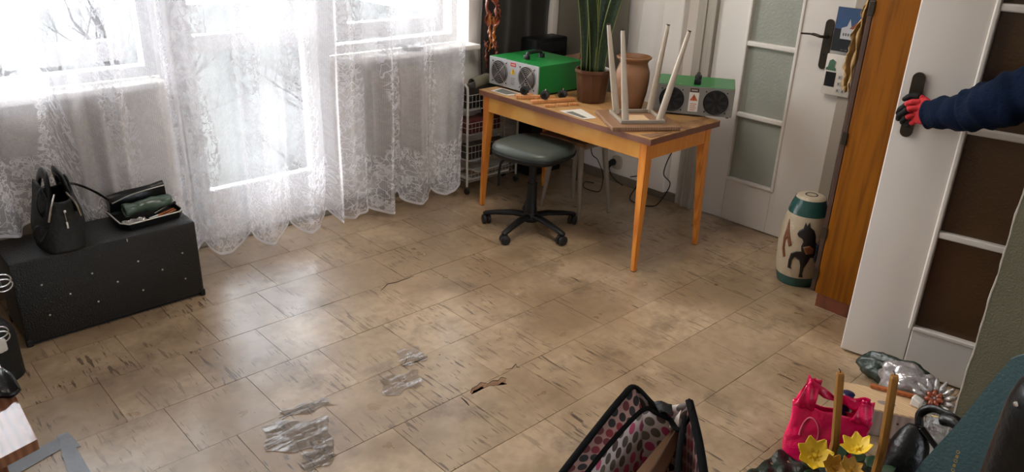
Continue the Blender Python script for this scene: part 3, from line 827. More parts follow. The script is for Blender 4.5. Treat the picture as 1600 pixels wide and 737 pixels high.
obj('strap_loop', bm, m_blackg, t, smooth=True)
bm = NBM(); tube(bm, smooth_path([(0.655, 3.25, TH + 0.24), (0.72, 3.29, TH + 0.215), (0.79, 3.32, TH + 0.16), (0.845, 3.35, TH + 0.10)], 6), 0.011, 8, flat=0.45)
obj('shoulder_strap', bm, m_blackg, t, smooth=True)

# tray with things
t = thing('tray', 'shallow black tray with a light metal rim on the right end of the trunk', 'tray', (0.98, 3.32, TH))
tr = [fz(160, 326, TH + 0.03), fz(190, 353, TH + 0.03), fz(206, 351, TH + 0.03), fz(291, 325, TH + 0.03), fz(288, 314, TH + 0.03), fz(268, 303, TH + 0.03)]
tr = [(0.845, 3.425), (0.845, 3.24), (0.87, 3.205), (1.085, 3.225), (1.105, 3.25), (1.105, 3.425)]
tr = [Vector((a, b_, TH + 0.028)) for a, b_ in tr]
bm = NBM()
cc = sum(tr, Vector()) / len(tr)
lo = [cc + (p - cc) * 0.94 for p in tr]
a = [bm.verts.new((p.x, p.y, TH + 0.002)) for p in lo]; b2 = [bm.verts.new(p) for p in tr]
bm.faces.new(a)
for k in range(len(a)): bm.faces.new((a[k], a[(k + 1) % len(a)], b2[(k + 1) % len(a)], b2[k]))
obj('pan', bm, m_black, t, solid=0.003)
bm = NBM(); tube(bm, tr + [tr[0]], 0.003, 8); obj('rim', bm, m_lab, t, smooth=True)
zt = TH + 0.006
bm = NBM()
def roll(u, v):
    a_ = 2 * pi * u; r = 0.031 * (1 + 0.12 * sin(a_ * 2 + v * 9) + 0.06 * sin(v * 23))
    return Vector((0.885 + 0.20 * v, 3.30 + 0.025 * v, zt + 0.05)) + Vector((0, cos(a_) * r * 1.0, sin(a_) * r * 0.8))
grid(bm, 25, 20, roll)
tag(obj('plastic_roll', bm, m_khaki, smooth='full', solid=0.002), 'crumpled grey-green plastic roll lying across the tray on the trunk', 'plastic roll')
bm = NBM()
def pouch(u, v):
    a_ = 2 * pi * u
    return Vector((0.85 + 0.235 * v, 3.385 + 0.006 * sin(7 * v), zt + 0.06 + 0.010 * v)) + Vector((0, cos(a_) * 0.022, sin(a_) * 0.05 * (0.8 + 0.2 * v)))
grid(bm, 25, 14, pouch)
for vv in (0, 1): bm.faces.new([bm.verts.new(pouch(k / 24, vv)) for k in range(24)])
p_ = obj('leather_pouch', bm, m_blackg, smooth=True); tag(p_, 'long black leather pouch leaning at the back of the tray on the trunk', 'pouch')
bm = NBM(); tube(bm, smooth_path([(0.86, 3.36, zt + 0.07), (0.95, 3.355, zt + 0.095), (1.08, 3.36, zt + 0.105)], 6), 0.003, 6); obj('zip', bm, m_stud, p_)
t = thing('pliers', 'pair of pliers with orange handles on the tray on the trunk', 'pliers', (1.04, 3.27, zt))
for s in (-1, 1):
    bm = NBM(); tube(bm, smooth_path([(1.0, 3.255 + s * 0.004, zt + 0.012), (1.03, 3.262 + s * 0.012, zt + 0.012), (1.085, 3.285 + s * 0.010, zt + 0.014)], 5), 0.004, 8); obj('handle', bm, m_orangestick, t, smooth=True)
bm = NBM(); tube(bm, [(0.965, 3.25, zt + 0.012), (1.003, 3.256, zt + 0.012)], [0.003, 0.007], 8); obj('jaw', bm, m_stud, t, smooth=True)
bm = NBM()
grid(bm, 14, 10, lambda u, v: Vector((0.862 + 0.09 * u, 3.225 + 0.05 * v, zt + 0.006 + 0.012 * abs(sin(u * 9 + v * 7)))))
tag(obj('crumpled_film', bm, m_greybag, solid=0.001), 'crumpled clear plastic wrap at the near left corner of the tray', 'plastic wrap')
t = thing('screwdriver', 'thin dark screwdriver across the right end of the tray', 'screwdriver', (1.07, 3.30, zt))
bm = NBM(); tube(bm, [(1.06, 3.30, zt + 0.03), (1.10, 3.31, zt + 0.035)], [0.006, 0.006], 8); obj('handle', bm, m_black, t)
bm = NBM(); tube(bm, [(1.0, 3.285, zt + 0.016), (1.06, 3.30, zt + 0.03)], 0.002, 6); obj('shaft', bm, m_stud, t)

# ------------------------------------------------------------------ writing table
TZ = 0.685
A0, A1, B0, B1 = Vector((2.80, 2.05)), Vector((2.815, 3.27)), Vector((3.36, 2.05)), Vector((3.385, 3.27))
t = thing('writing_table', 'honey coloured wooden table with worn top and tapered legs', 'table', (3.09, 2.66, 0))
bm = NBM()
prism(bm, [A0, B0, B1, A1], 0.004, (0, 0, TZ - 0.004)); obj('tabletop', bm, m_tabletop, t)
bm = NBM(); prism(bm, [A0, B0, B1, A1], 0.027, (0, 0, TZ - 0.031)); obj('top_edge', bm, m_edge, t)
def q2(a, b_, z): return Vector((a, b_, z))
ins = 0.02
fy0, fy1, fx0, fx1 = 2.05 + 0.03, 3.27 - 0.03, 2.80 + ins, 3.36 - ins
bm = NBM(); boxb(bm, fx0 + 0.004, fx0 + 0.024, fy0 + 0.03, fy1 - 0.03, TZ - 0.115, TZ - 0.031, 0.002); obj('apron', bm, m_tablewood, t)
bm = NBM(); boxb(bm, fx1 - 0.02, fx1, fy0 + 0.03, fy1 - 0.03, TZ - 0.115, TZ - 0.031, 0.002); obj('apron', bm, m_tablewood, t)
bm = NBM(); boxb(bm, fx0 + 0.03, fx1 - 0.03, fy0 + 0.004, fy0 + 0.022, TZ - 0.115, TZ - 0.031, 0.002); obj('apron', bm, m_legwood, t)
bm = NBM(); boxb(bm, fx0 + 0.03, fx1 - 0.03, fy1 - 0.022, fy1 - 0.004, TZ - 0.115, TZ - 0.031, 0.002); obj('apron', bm, m_legwood, t)
for (lx, ly, sx, sy) in ((fx0, fy0, 1, 1), (fx0, fy1, 1, -1), (fx1, fy0, -1, 1), (fx1, fy1, -1, -1)):
    bm = NBM()
    wt, wb = 0.046, 0.024
    top = [(lx, ly), (lx + sx * wt, ly), (lx + sx * wt, ly + sy * wt), (lx, ly + sy * wt)]
    bx_, by_ = lx - sx * 0.012, ly - sy * 0.006
    bot = [(bx_, by_), (bx_ + sx * wb, by_), (bx_ + sx * wb, by_ + sy * wb), (bx_, by_ + sy * wb)]
    tv = [bm.verts.new((p[0], p[1], TZ - 0.031)) for p in top]; mv = [bm.verts.new((p[0], p[1], TZ - 0.12)) for p in top]; bv = [bm.verts.new((p[0], p[1], 0.004)) for p in bot]
    bm.faces.new(tv); bm.faces.new(bv)
    for r_, s_ in ((tv, mv), (mv, bv)):
        for k in range(4): bm.faces.new((r_[k], r_[(k + 1) % 4], s_[(k + 1) % 4], s_[k]))
    bmesh.ops.recalc_face_normals(bm, faces=bm.faces)
    bmesh.ops.bevel(bm, geom=[e for e in bm.edges if abs(e.verts[0].co.z - e.verts[1].co.z) > 0.05], offset=0.003, segments=2, affect='EDGES')
    lg = obj('leg', bm, m_legwood, t)
    bm = NBM(); boxb(bm, bx_ + sx * 0.002, bx_ + sx * (wb - 0.002), by_ + sy * 0.002, by_ + sy * (wb - 0.002), 0.0, 0.006); obj('foot_pad', bm, m_black, lg)

# ------------------------------------------------------------------ ozone generator boxes
def fan_box(fl_, dirv, W, Dp, Hh, label, dark):
    """fl_: front left bottom corner; dirv: unit along the front"""
    A = Vector((dirv[0], dirv[1], 0)).normalized(); Bk = Vector((-A.y, A.x, 0))
    if Bk.x < 0: Bk = -Bk
    o = Vector(fl_); Z = Vector((0, 0, 1)); z0 = 0.008
    t = thing('fan_unit', label, 'electric box', o + A * W / 2)
    R = Matrix((A, Bk, Z)).transposed()
    def bx(bm, u0, u1, n0, n1, a, c, bev=0.0): box(bm, o + A * (u0 + u1) / 2 + Bk * (n0 + n1) / 2 + Z * (a + c) / 2, (u1 - u0, n1 - n0, c - a), R, bev)
    bm = NBM(); bx(bm, 0.0, W, 0.006, Dp - 0.006, z0, z0 + Hh, 0.003); obj('housing', bm, m_green, t)
    bm = NBM(); bx(bm, 0.002, W - 0.002, 0.0, 0.0065, z0 + 0.002, z0 + Hh - 0.002); obj('front_panel', bm, m_alu2 if dark else m_alu, t)
    bm = NBM(); bx(bm, 0.002, W - 0.002, Dp - 0.0065, Dp, z0 + 0.002, z0 + Hh - 0.002); obj('rear_panel', bm, m_alu2 if dark else m_alu, t)
    r = Hh * 0.41
    for cu in (W * 0.22, W * 0.78):
        c = o + A * cu + Z * (z0 + Hh * 0.5)
        bm = NBM(); tube(bm, [c - Bk * 0.0025, c + Bk * 0.001], r, 36); fh = obj('fan_opening', bm, m_fan, t)
        bm = NBM(); tube(bm, [c - Bk * 0.004, c - Bk * 0.002], r * 0.26, 20); obj('fan_hub', bm, m_black, fh)
        bm = NBM()
        for k in range(7):
            a0 = 2 * pi * k / 7
            pts = [(r * 0.25 * cos(a0), r * 0.25 * sin(a0)), (r * 0.9 * cos(a0 + 0.25), r * 0.9 * sin(a0 + 0.25)), (r * 0.9 * cos(a0 + 0.75), r * 0.9 * sin(a0 + 0.75)), (r * 0.25 * cos(a0 + 0.6), r * 0.25 * sin(a0 + 0.6))]
            vs = [bm.verts.new(c - Bk * (0.003 + 0.001 * (i in (1, 2))) + A * p[0] + Z * p[1]) for i, p in enumerate(pts)]; bm.faces.new(vs)
        obj('fan_blades', bm, m_black, fh)
        if not dark:
            bm = NBM()
            for rr in (0.25, 0.4, 0.55, 0.7, 0.85, 1.0):
                pts = [c - Bk * (0.009 if rr < 1 else 0.006) + (A * cos(2 * pi * k / 32) + Z * sin(2 * pi * k / 32)) * r * rr for k in range(33)]
                tube(bm, pts, 0.0011, 5, cap=False)
            for s in (-1, 1):
                for s2 in (-1, 1):
                    e = (A * s + Z * s2) * r * 0.90
                    tube(bm, [c - Bk * 0.0095, c - Bk * 0.008 + e, c - Bk * 0.003 + e * 1.12], 0.0013, 5)
            obj('fan_guard', bm, m_wire, t)
        else:
            bm = NBM(); 
            pts = [c - Bk * 0.004 + (A * cos(2 * pi * k / 32) + Z * sin(2 * pi * k / 32)) * r for k in range(33)]
            tube(bm, pts, 0.003, 6, cap=False); obj('fan_ring', bm, m_black, t, smooth=True)
        for s in (-1, 1):
            for s2 in (-1, 1):
                e = c + (A * s + Z * s2) * r * 0.86
                bm = NBM(); tube(bm, [e - Bk * 0.004, e + Bk * 0.001], 0.0035, 8); obj('screw', bm, m_black, t)
    cx = W * 0.5
    # warning stickers
    bm = NBM(); bx(bm, cx - 0.021, cx + 0.021, -0.001, 0.001, z0 + Hh * 0.80, z0 + Hh * 0.93); lb = obj('danger_sticker', bm, m_red if not dark else m_cabd, t)
    bm = NBM()
    for k in range(6): bx(bm, cx - 0.014 + k * 0.005, cx - 0.0115 + k * 0.005, -0.0016, 0, z0 + Hh * 0.84, z0 + Hh * 0.89)
    obj('sticker_print', bm, m_lab, lb)
    if dark:
        bm = NBM(); bx(bm, cx - 0.024, cx + 0.024, -0.0008, 0.001, z0 + Hh * 0.12, z0 + Hh * 0.79); obj('warning_sticker', bm, m_lab, t)
    zc = z0 + Hh * (0.60 if dark else 0.62); s_ = 0.020
    bm = NBM(); vs = [bm.verts.new(o + A * (cx + p[0] * s_) + Z * (zc + p[1] * s_) - Bk * 0.0018) for p in ((-1, -0.7), (1, -0.7), (0, 1))]; bm.faces.new(vs); tri = obj('warning_triangle', bm, m_orl if dark else m_yel, t)
    bm = NBM(); bx(bm, cx - 0.0016, cx + 0.0016, -0.003, -0.0015, zc - 0.003, zc + 0.010); bx(bm, cx - 0.0016, cx + 0.0016, -0.003, -0.0015, zc - 0.010, zc - 0.006); obj('warning_mark', bm, m_black, tri)
    bm = NBM()
    for k in range(4): bx(bm, cx - 0.016, cx + 0.016 - 0.005 * (k % 2), -0.0018, 0, z0 + Hh * (0.38 - 0.07 * k), z0 + Hh * (0.40 - 0.07 * k))
    obj('warning_text', bm, m_orl if dark else m_wire, t)
    # carrying handle on top
    hc = o + A * W * 0.52 + Bk * Dp * 0.42 + Z * (z0 + Hh)
    Hd = Bk
    bm = NBM(); tube(bm, smooth_path([hc - Hd * 0.055, hc - Hd * 0.05 + Z * 0.03, hc - Hd * 0.03 + Z * 0.036, hc + Hd * 0.03 + Z * 0.036, hc + Hd * 0.05 + Z * 0.03, hc + Hd * 0.055], 5), 0.011, 10, flat=0.9)
    for s in (-1, 1): box(bm, hc + Hd * s * 0.058 + Z * 0.012, (0.034, 0.022, 0.026), R, 0.004)
    obj('carry_handle', bm, m_black, t, smooth=True)
    bm = NBM()
    for u_ in (0.02, W - 0.02):
        for n_ in (0.03, Dp - 0.03): tube(bm, [o + A * u_ + Bk * n_ + Z * 0.0, o + A * u_ + Bk * n_ + Z * 0.009], 0.008, 10)
    obj('rubber_foot', bm, m_black, t)
    bm = NBM(); 
    for u_ in (W * 0.3, W * 0.72): 
        p = o + A * u_ + Bk * 0.02 + Z * (z0 + Hh); tube(bm, [p, p + Z * 0.003], 0.004, 8)
    obj('top_screw', bm, m_stud, t)
    return A, Bk
fan_box((2.945, 3.335, TZ), (0.0, -1.0), 0.40, 0.36, 0.158, 'green fan box with a bright silver front, left end of the table', False)
fan_box((3.205, 2.352, TZ), (0.54, -0.84), 0.39, 0.27, 0.145, 'green fan box with a dull grey front, right end of the table', True)

# ------------------------------------------------------------------ potted snake plant
PC = Vector((3.13, 2.71, TZ))
t = thing('potted_snake_plant', 'tall snake plant in a faceted brown glazed pot on the table', 'potted plant', PC)
def oct_(a): return 1.0 / max(cos(((a) % (pi / 5)) - pi / 10), 0.5) * 0.965
bm = NBM(); lathe(bm, [(0.0005, 0.001), (0.070, 0.001), (0.076, 0.01), (0.088, 0.12), (0.092, 0.155), (0.097, 0.16), (0.097, 0.175), (0.090, 0.175), (0.086, 0.16), (0.084, 0.145)], PC, 60, oct_)
obj('pot', bm, m_glaze, t, smooth=True)
bm = NBM(); lathe(bm, [(0.0005, 0.155), (0.04, 0.157), (0.087, 0.150)], PC, 30); obj('soil', bm, m_soil, t, smooth=True)
rnd = random.Random(11)
for k in range(34):
    a = rnd.uniform(0, 2 * pi); r = rnd.uniform(0.005, 0.062)
    base = PC + Vector((cos(a) * r, sin(a) * r, 0.15)); h = rnd.uniform(0.42, 0.85); w = rnd.uniform(0.024, 0.034)
    lean = Vector((cos(a), sin(a), 0)) * rnd.uniform(0.01, 0.10) * (r / 0.06 + 0.3) + Vector((-0.01, 0.01, 0)); ta = rnd.uniform(0, pi); tw = rnd.uniform(-0.4, 0.4)
    bm = NBM()
    def lf(u, v, base=base, h=h, w=w, lean=lean, ta=ta, tw=tw):
        ww = w * (0.55 + 0.9 * v - 0.45 * v * v) * (1 - max(0, (v - 0.82) / 0.18) ** 1.6)
        aa = ta + tw * v; X = Vector((cos(aa), sin(aa), 0)); Nn = Vector((-sin(aa), cos(aa), 0))
        s = (u - 0.5) * 2
        return base + lean * v * v * 1.2 + Vector((0, 0, h * v)) + X * ww * s + Nn * (abs(s) ** 1.5) * 0.010 * (1 - v * 0.5)
    grid(bm, 7, 14, lf); obj('leaf', bm, m_sans, t, smooth='full', solid=0.0018)

# clay vase
VC = Vector((3.15, 2.462, TZ))
bm = NBM(); lathe(bm, [(0.0005, 0.001), (0.055, 0.001), (0.060, 0.006), (0.078, 0.09), (0.086, 0.16), (0.085, 0.20), (0.074, 0.232), (0.070, 0.245), (0.076, 0.258), (0.088, 0.268), (0.089, 0.275), (0.084, 0.278), (0.072, 0.262), (0.066, 0.245), (0.078, 0.20), (0.070, 0.09), (0.05, 0.02), (0.0005, 0.018)], VC, 48)
tag(obj('clay_vase', bm, m_terra, smooth=True), 'brown clay vase with a flared rim behind the upturned stool legs', 'vase')

# upturned stool on the table
SC = Vector((2.985, 2.285)); sa = math.atan2(-0.563, 0.826); X = Vector((cos(sa), sin(sa), 0)); Yv = Vector((-X.y, X.x, 0))
SO = Vector((SC.x, SC.y, TZ))
t = thing('wooden_stool', 'wooden stool with cream tapered legs upturned on the table', 'stool', SO)
R = Matrix((X, Yv, Vector((0, 0, 1)))).transposed()
bm = NBM(); box(bm, SO + Vector((0, 0, 0.0115)), (0.335, 0.335, 0.02), R, 0.004); obj('seat', bm, m_seatwood, t)
bm = NBM()
for (cx, cy, w_, d_) in ((0, 0.105, 0.22, 0.012), (0, -0.105, 0.22, 0.012), (0.105, 0, 0.012, 0.20), (-0.105, 0, 0.012, 0.20)):
    box(bm, SO + X * cx + Yv * cy + Vector((0, 0, 0.030)), (w_, d_, 0.016), R, 0.002)
obj('seat_rail', bm, m_greyleg, t)
bm = NBM(); box(bm, SO + Vector((0, 0, 0.0225)), (0.10, 0.10, 0.002), R); obj('seat_underside_patch', bm, m_lightwood, t)
for (b_, tp) in (((2.87, 2.26), (2.842, 2.303)), ((2.968, 2.40), (2.92, 2.455)), ((3.030, 2.182), (3.089, 2.112)), ((3.13, 2.32), (3.164, 2.288))):
    bm = NBM(); B = Vector((b_[0], b_[1], TZ + 0.022)); Tp = Vector((tp[0], tp[1], TZ + 0.45))
    tube(bm, [B, B.lerp(Tp, 0.3), Tp.lerp(B, 0.03), Tp], [0.017, 0.0165, 0.0095, 0.0085], 16); lg = obj('leg', bm, m_paintleg, t, smooth=True)
    bm = NBM(); tube(bm, [Tp - (Tp - B).normalized() * 0.001, Tp + (Tp - B).normalized() * 0.004], 0.0092, 12); obj('foot_cap', bm, m_bronze, lg)

# wooden sticks and upturned casters on the table
def stick(p0, p1, w, h, m, label, z=TZ, cat='wood piece', name='wood_batten'):
    bm = NBM(); p0 = Vector(p0); p1 = Vector(p1); A = (p1 - p0); L = A.length; A.normalize(); Bq = Vector((-A.y, A.x))
    Rm = Matrix((Vector((A.x, A.y, 0)), Vector((Bq.x, Bq.y, 0)), Vector((0, 0, 1)))).transposed()
    c = (p0 + p1) / 2; box(bm, (c.x, c.y, z + h / 2 + 0.0008), (L, w, h), Rm, 0.002)
    return tag(obj(name, bm, m), label, cat)
k1 = fz(812, 158, TZ + .015); k2 = fz(858, 147, TZ + .015)
stick((2.835, 2.99), (3.0, 2.86), 0.030, 0.018, m_block, 'orange-brown batten on the table nearest the silver fan box')
stick((2.825, 2.86), (3.06, 2.77), 0.034, 0.016, m_block, 'longer orange-brown batten between the casters and the table front edge')
stick((2.86, 3.02), (2.95, 2.98), 0.028, 0.012, m_block, 'pale wood block by the corner of the silver fan box')
stick((2.90, 2.91), (2.985, 2.935), 0.03, 0.010, m_block, 'pale wood block lying between the two orange battens')
stick((2.835, 2.77), (2.875, 2.735), 0.026, 0.012, m_block, 'small pale wood block nearest the table front edge')
stick((2.90, 2.745), (2.95, 2.715), 0.026, 0.012, m_block, 'small pale wood block beside the papers')
stick((2.965, 2.715), (3.005, 2.69), 0.022, 0.012, m_block, 'small pale wood block against the plant pot foot')
def caster_thing(p, label, z):
    t = thing('caster_wheel', label, 'caster', (p[0], p[1], z), 'loose black casters on the table')
    bm = NBM(); c = Vector((p[0], p[1], z + 0.026))
    dv = Vector((0.85, 0.5, 0)).normalized()
    tube(bm, [c - dv * 0.016, c - dv * 0.012, c + dv * 0.012, c + dv * 0.016], [0.018, 0.024, 0.024, 0.018], 20); obj('wheel', bm, m_rubber, t, smooth=True)
    bm = NBM(); tube(bm, [c - dv * 0.0185, c + dv * 0.0185], [0.011, 0.011], 14); obj('hub', bm, m_black, t, smooth=True)
    bm = NBM(); tube(bm, [c + Vector((0, 0, 0.01)), c + Vector((0, 0, 0.034))], 0.005, 8); obj('stem', bm, m_chrome, t, smooth=True)
    bm = NBM(); box(bm, c - Vector((0, 0, 0.024)), (0.03, 0.03, 0.003)); obj('plate', bm, m_chrome, t)
caster_thing((2.875, 2.965), 'black caster standing on the batten in front of the silver fan box', TZ + 0.019)
caster_thing((2.895, 2.83), 'black caster on the middle of the longer batten', TZ + 0.017)
caster_thing((3.035, 2.835), 'black caster furthest back, beside the plant pot', TZ + 0.001)
# papers
def sheet(pts, m, label, z, name='paper_sheet', cat='paper', th=0.0012):
    bm = NBM(); prism(bm, pts, th, (0, 0, z)); o = obj(name, bm, m); return tag(o, label, cat)
def ink(parent, pts, z, m=None):
    bm = NBM(); prism(bm, pts, 0.0004, (0, 0, z)); obj('printed_area', bm, m or m_ink, parent)
s = sheet([(2.84, 3.20), (2.84, 3.06), (2.93, 3.04), (2.935, 3.22)], m_paper, 'patterned paper sheet on the table left of the silver fan box', TZ + 0.001)
ink(s, [(2.85, 3.18), (2.85, 3.08), (2.92, 3.06), (2.925, 3.20)], TZ + 0.0023)
s = sheet([(2.83, 2.66), (2.81, 2.47), (2.88, 2.45), (2.95, 2.62)], m_paper, 'white printed paper on the table beside the upturned stool', TZ + 0.001)
ink(s, [(2.835, 2.62), (2.82, 2.49), (2.845, 2.48), (2.875, 2.61)], TZ + 0.0023)
s = sheet([(2.818, 2.13), (2.818, 2.065), (2.98, 2.065), (2.90, 2.10)], m_cardb, 'brown printed paper under the near right table corner', TZ + 0.0009, 'paper_scrap')
# bits behind the boxes
bm = NBM()
prism(bm, [(-0.08, 0), (0.05, 0), (0.05, 0.19), (-0.08, 0.15)], 0.004, (3.336, 3.06, TZ + 0.001), Vector((0.05, -1, 0)).normalized(), Vector((0.08, 0.0, 1)))
tag(obj('cardboard_flap', bm, m_cardb), 'piece of brown cardboard standing behind the silver fan box', 'cardboard')

# ------------------------------------------------------------------ swivel stool
SC = Vector((2.79, 2.79, 0))
t = thing('swivel_stool', 'low swivel stool with grey-green seat and black five-spoke caster base', 'stool', SC)
bm = NBM()
def sup(a, n=3.2): return 1 / ((abs(cos(a)) ** n + abs(sin(a)) ** n) ** (1 / n))
prof = [(0.0005, 0.432), (0.155, 0.432), (0.185, 0.437), (0.200, 0.450), (0.203, 0.468), (0.196, 0.484), (0.17, 0.494), (0.08, 0.497), (0.0005, 0.496)]
lathe(bm, prof, (0, 0, 0), 64, lambda a: sup(a) * 0.94)
bmesh.ops.scale(bm, vec=(0.98, 1.06, 1), verts=bm.verts); bmesh.ops.rotate(bm, cent=(0, 0, 0), matrix=rotz(D(8)), verts=bm.verts); bmesh.ops.translate(bm, vec=SC, verts=bm.verts)
obj('seat', bm, m_seatv, t, smooth='full')
bm = NBM(); lathe(bm, [(0.0005, 0.405), (0.15, 0.412), (0.185, 0.424), (0.203, 0.44), (0.206, 0.455), (0.204, 0.456)], (0, 0, 0), 64, lambda a: sup(a) * 0.94)
bmesh.ops.scale(bm, vec=(0.98, 1.06, 1), verts=bm.verts); bmesh.ops.rotate(bm, cent=(0, 0, 0), matrix=rotz(D(8)), verts=bm.verts); bmesh.ops.translate(bm, vec=SC, verts=bm.verts)
obj('seat_shell', bm, m_black, t, smooth='full')
bm = NBM(); tube(bm, [SC + Vector((0, 0, 0.07)), SC + Vector((0, 0, 0.13)), SC + Vector((0, 0, 0.135)), SC + Vector((0, 0, 0.27))], [0.034, 0.031, 0.029, 0.027], 24); obj('column_cover', bm, m_black, t, smooth=True)
bm = NBM(); tube(bm, [SC + Vector((0, 0, 0.26)), SC + Vector((0, 0, 0.41))], 0.02, 20); obj('gas_column', bm, m_black, t, smooth=True)
bm = NBM(); tube(bm, [SC + Vector((0, 0, 0.385)), SC + Vector((0, 0, 0.412))], [0.05, 0.07], 20)
tube(bm, smooth_path([SC + Vector((-0.02, 0.03, 0.39)), SC + Vector((-0.06, 0.12, 0.385)), SC + Vector((-0.08, 0.17, 0.35)), SC + Vector((-0.08, 0.185, 0.22))], 5), 0.007, 8)
obj('height_lever', bm, m_black, t, smooth=True)
bm = NBM(); tube(bm, [SC + Vector((0, 0, 0.055)), SC + Vector((0, 0, 0.075)), SC + Vector((0, 0, 0.105))], [0.045, 0.05, 0.036], 24); obj('base_hub', bm, m_black, t, smooth=True)
for k in range(5):
    a = D(50 + 72 * k - 0); dv = Vector((cos(a), sin(a), 0)); nv = Vector((-dv.y, dv.x, 0))
    bm = NBM()
    tube(bm, [SC + dv * 0.02 + Vector((0, 0, 0.082)), SC + dv * 0.10 + Vector((0, 0, 0.086)), SC + dv * 0.20 + Vector((0, 0, 0.074)), SC + dv * 0.262 + Vector((0, 0, 0.062)), SC + dv * 0.272 + Vector((0, 0, 0.060))], [0.026, 0.024, 0.020, 0.018, 0.010], 12, flat=0.62, up=(0, 0, 1))
    sp_ = obj('spoke', bm, m_black, t, smooth=True)
    c = SC + dv * 0.255 + Vector((0, 0, 0.0265)); wa = a + rnd.uniform(-0.9, 0.9); wd = Vector((cos(wa), sin(wa), 0))
    bm = NBM()
    for s in (-1, 1): tube(bm, [c + wd * s * 0.004, c + wd * s * 0.008, c + wd * s * 0.020, c + wd * s * 0.024], [0.022, 0.0262, 0.0262, 0.019], 20)
    obj('caster', bm, m_rubber, sp_, smooth=True)
    bm = NBM(); tube(bm, [c + Vector((0, 0, 0.01)), c + Vector((0, 0, 0.045))], 0.007, 8); obj('caster_stem', bm, m_black, sp_, smooth=True)

# second stool under the table (upright, grey legs)
t = thing('wooden_stool', 'grey legged stool standing under the table behind the swivel stool', 'stool', (3.20, 2.84, 0))
bm = NBM(); box(bm, (3.20, 2.84, 0.455), (0.32, 0.32, 0.022), rotz(D(6)), 0.004); obj('seat', bm, m_seatwood, t)
bm = NBM()
for (cx, cy, w_, d_) in ((0, 0.10, 0.22, 0.016), (0, -0.10, 0.22, 0.016), (0.10, 0, 0.016, 0.2), (-0.10, 0, 0.016, 0.2)): box(bm, (3.20 + cx, 2.84 + cy, 0.425), (w_, d_, 0.038))
obj('seat_rail', bm, m_greyleg, t)
for (f, tp) in (((3.325, 2.68), (3.30, 2.74)), ((3.085, 2.70), (3.11, 2.74)), ((3.335, 2.98), (3.29, 2.94)), ((3.08, 2.995), (3.11, 2.94))):
    bm = NBM(); F = Vector((f[0], f[1], 0.001)); Tp = Vector((tp[0], tp[1], 0.444)); tube(bm, [F, F.lerp(Tp, 0.7), Tp], [0.0085, 0.0165, 0.017], 14); obj('leg', bm, m_greyleg, t, smooth=True)

# ------------------------------------------------------------------ wire trolley
t = thing('wire_trolley', 'white wire basket trolley in the corner by the curtain edge', 'trolley', (3.05, 3.49, 0))
for xx in (2.862, 3.27):
    bm = NBM(); tube(bm, smooth_path([(xx, 3.425, 0.045), (xx, 3.425, 0.35), (xx, 3.425, 0.62), (xx, 3.44, 0.665), (xx, 3.47, 0.68), (xx, 3.50, 0.68), (xx, 3.53, 0.665), (xx, 3.545, 0.62), (xx, 3.545, 0.35), (xx, 3.545, 0.045)], 5), 0.0075, 10)
    obj('end_frame', bm, m_enamel, t, smooth=True)
    for yy in (3.425, 3.545):
        bm = NBM(); tube(bm, [(xx - 0.008, yy, 0.019), (xx + 0.008, yy, 0.019)], 0.018, 14); tube(bm, [(xx, yy, 0.02), (xx, yy, 0.05)], 0.008, 8); obj('caster', bm, m_rubber, t, smooth=True)
for zb_, hh in ((0.52, 0.09), (0.37, 0.07), (0.21, 0.09), (0.075, 0.08)):
    bm = NBM(); x0, x1, y0, y1 = 2.87, 3.262, 3.425, 3.545
    for zz in (zb_, zb_ + hh * 0.55, zb_ + hh):
        tube(bm, [(x0, y0, zz), (x1, y0, zz), (x1, y1, zz), (x0, y1, zz), (x0, y0, zz)], 0.0018, 5, cap=False)
    for i in range(15):
        xx = x0 + (x1 - x0) * i / 14
        tube(bm, [(xx, y0, zb_ + hh), (xx, y0, zb_), (xx, y1, zb_), (xx, y1, zb_ + hh)], 0.0013, 4, cap=False)
    obj('basket', bm, m_enamel, t)
def folded(c, s, m, label, name, cat, seed):
    bm = NBM(); rr = random.Random(seed); ph = rr.uniform(0, 6)
    vs = box(bm, c, s, None, 0)
    bmesh.ops.subdivide_edges(bm, edges=bm.edges, cuts=5, use_grid_fill=True)
    for v in bm.verts:
        if v.co.z > c[2]: v.co.z += 0.008 * sin(v.co.x * 45 + ph) * sin(v.co.y * 60 + ph)
    return tag(obj(name, bm, m, smooth='full'), label, cat)
folded((3.02, 3.485, 0.562), (0.30, 0.09, 0.07), m_black, 'black folded cloth in the top basket of the wire trolley', 'folded_cloth', 'cloth', 1)
folded((3.0, 3.485, 0.415), (0.26, 0.10, 0.08), m_winered, 'wine red folded cloth in the second basket of the wire trolley', 'folded_cloth', 'cloth', 2)
folded((3.05, 3.485, 0.251), (0.34, 0.10, 0.075), m_browncloth, 'dark brown folded cloth in the third basket of the wire trolley', 'folded_cloth', 'cloth', 3)
for k in range(4):
    bm = NBM(); box(bm, (3.05 + 0.01 * k, 3.485, 0.086 + 0.014 * k), (0.33 - 0.02 * k, 0.105, 0.012), rotz(0.02 * k - 0.02), 0.002)
    tag(obj('magazine', bm, [m_paper, m_greycloth, m_cardb, m_paper][k]), ['magazine at the bottom of the pile in the lowest trolley basket', 'grey magazine second from the bottom in the lowest trolley basket', 'brown magazine second from the top in the lowest trolley basket', 'magazine on top of the pile in the lowest trolley basket'][k], 'magazine', 'magazines in the lowest trolley basket')
bm = NBM()
grid(bm, 16, 8, lambda u, v: Vector((2.93 + 0.12 * v, 3.47 + 0.035 * cos(pi * u * 1.2), 0.66 + 0.035 * sin(pi * u * 1.2) + 0.02 * v)))
tag(obj('paper_roll', bm, m_greycloth, smooth='full', solid=0.002), 'beige curled sheet lying on top of the wire trolley', 'paper')
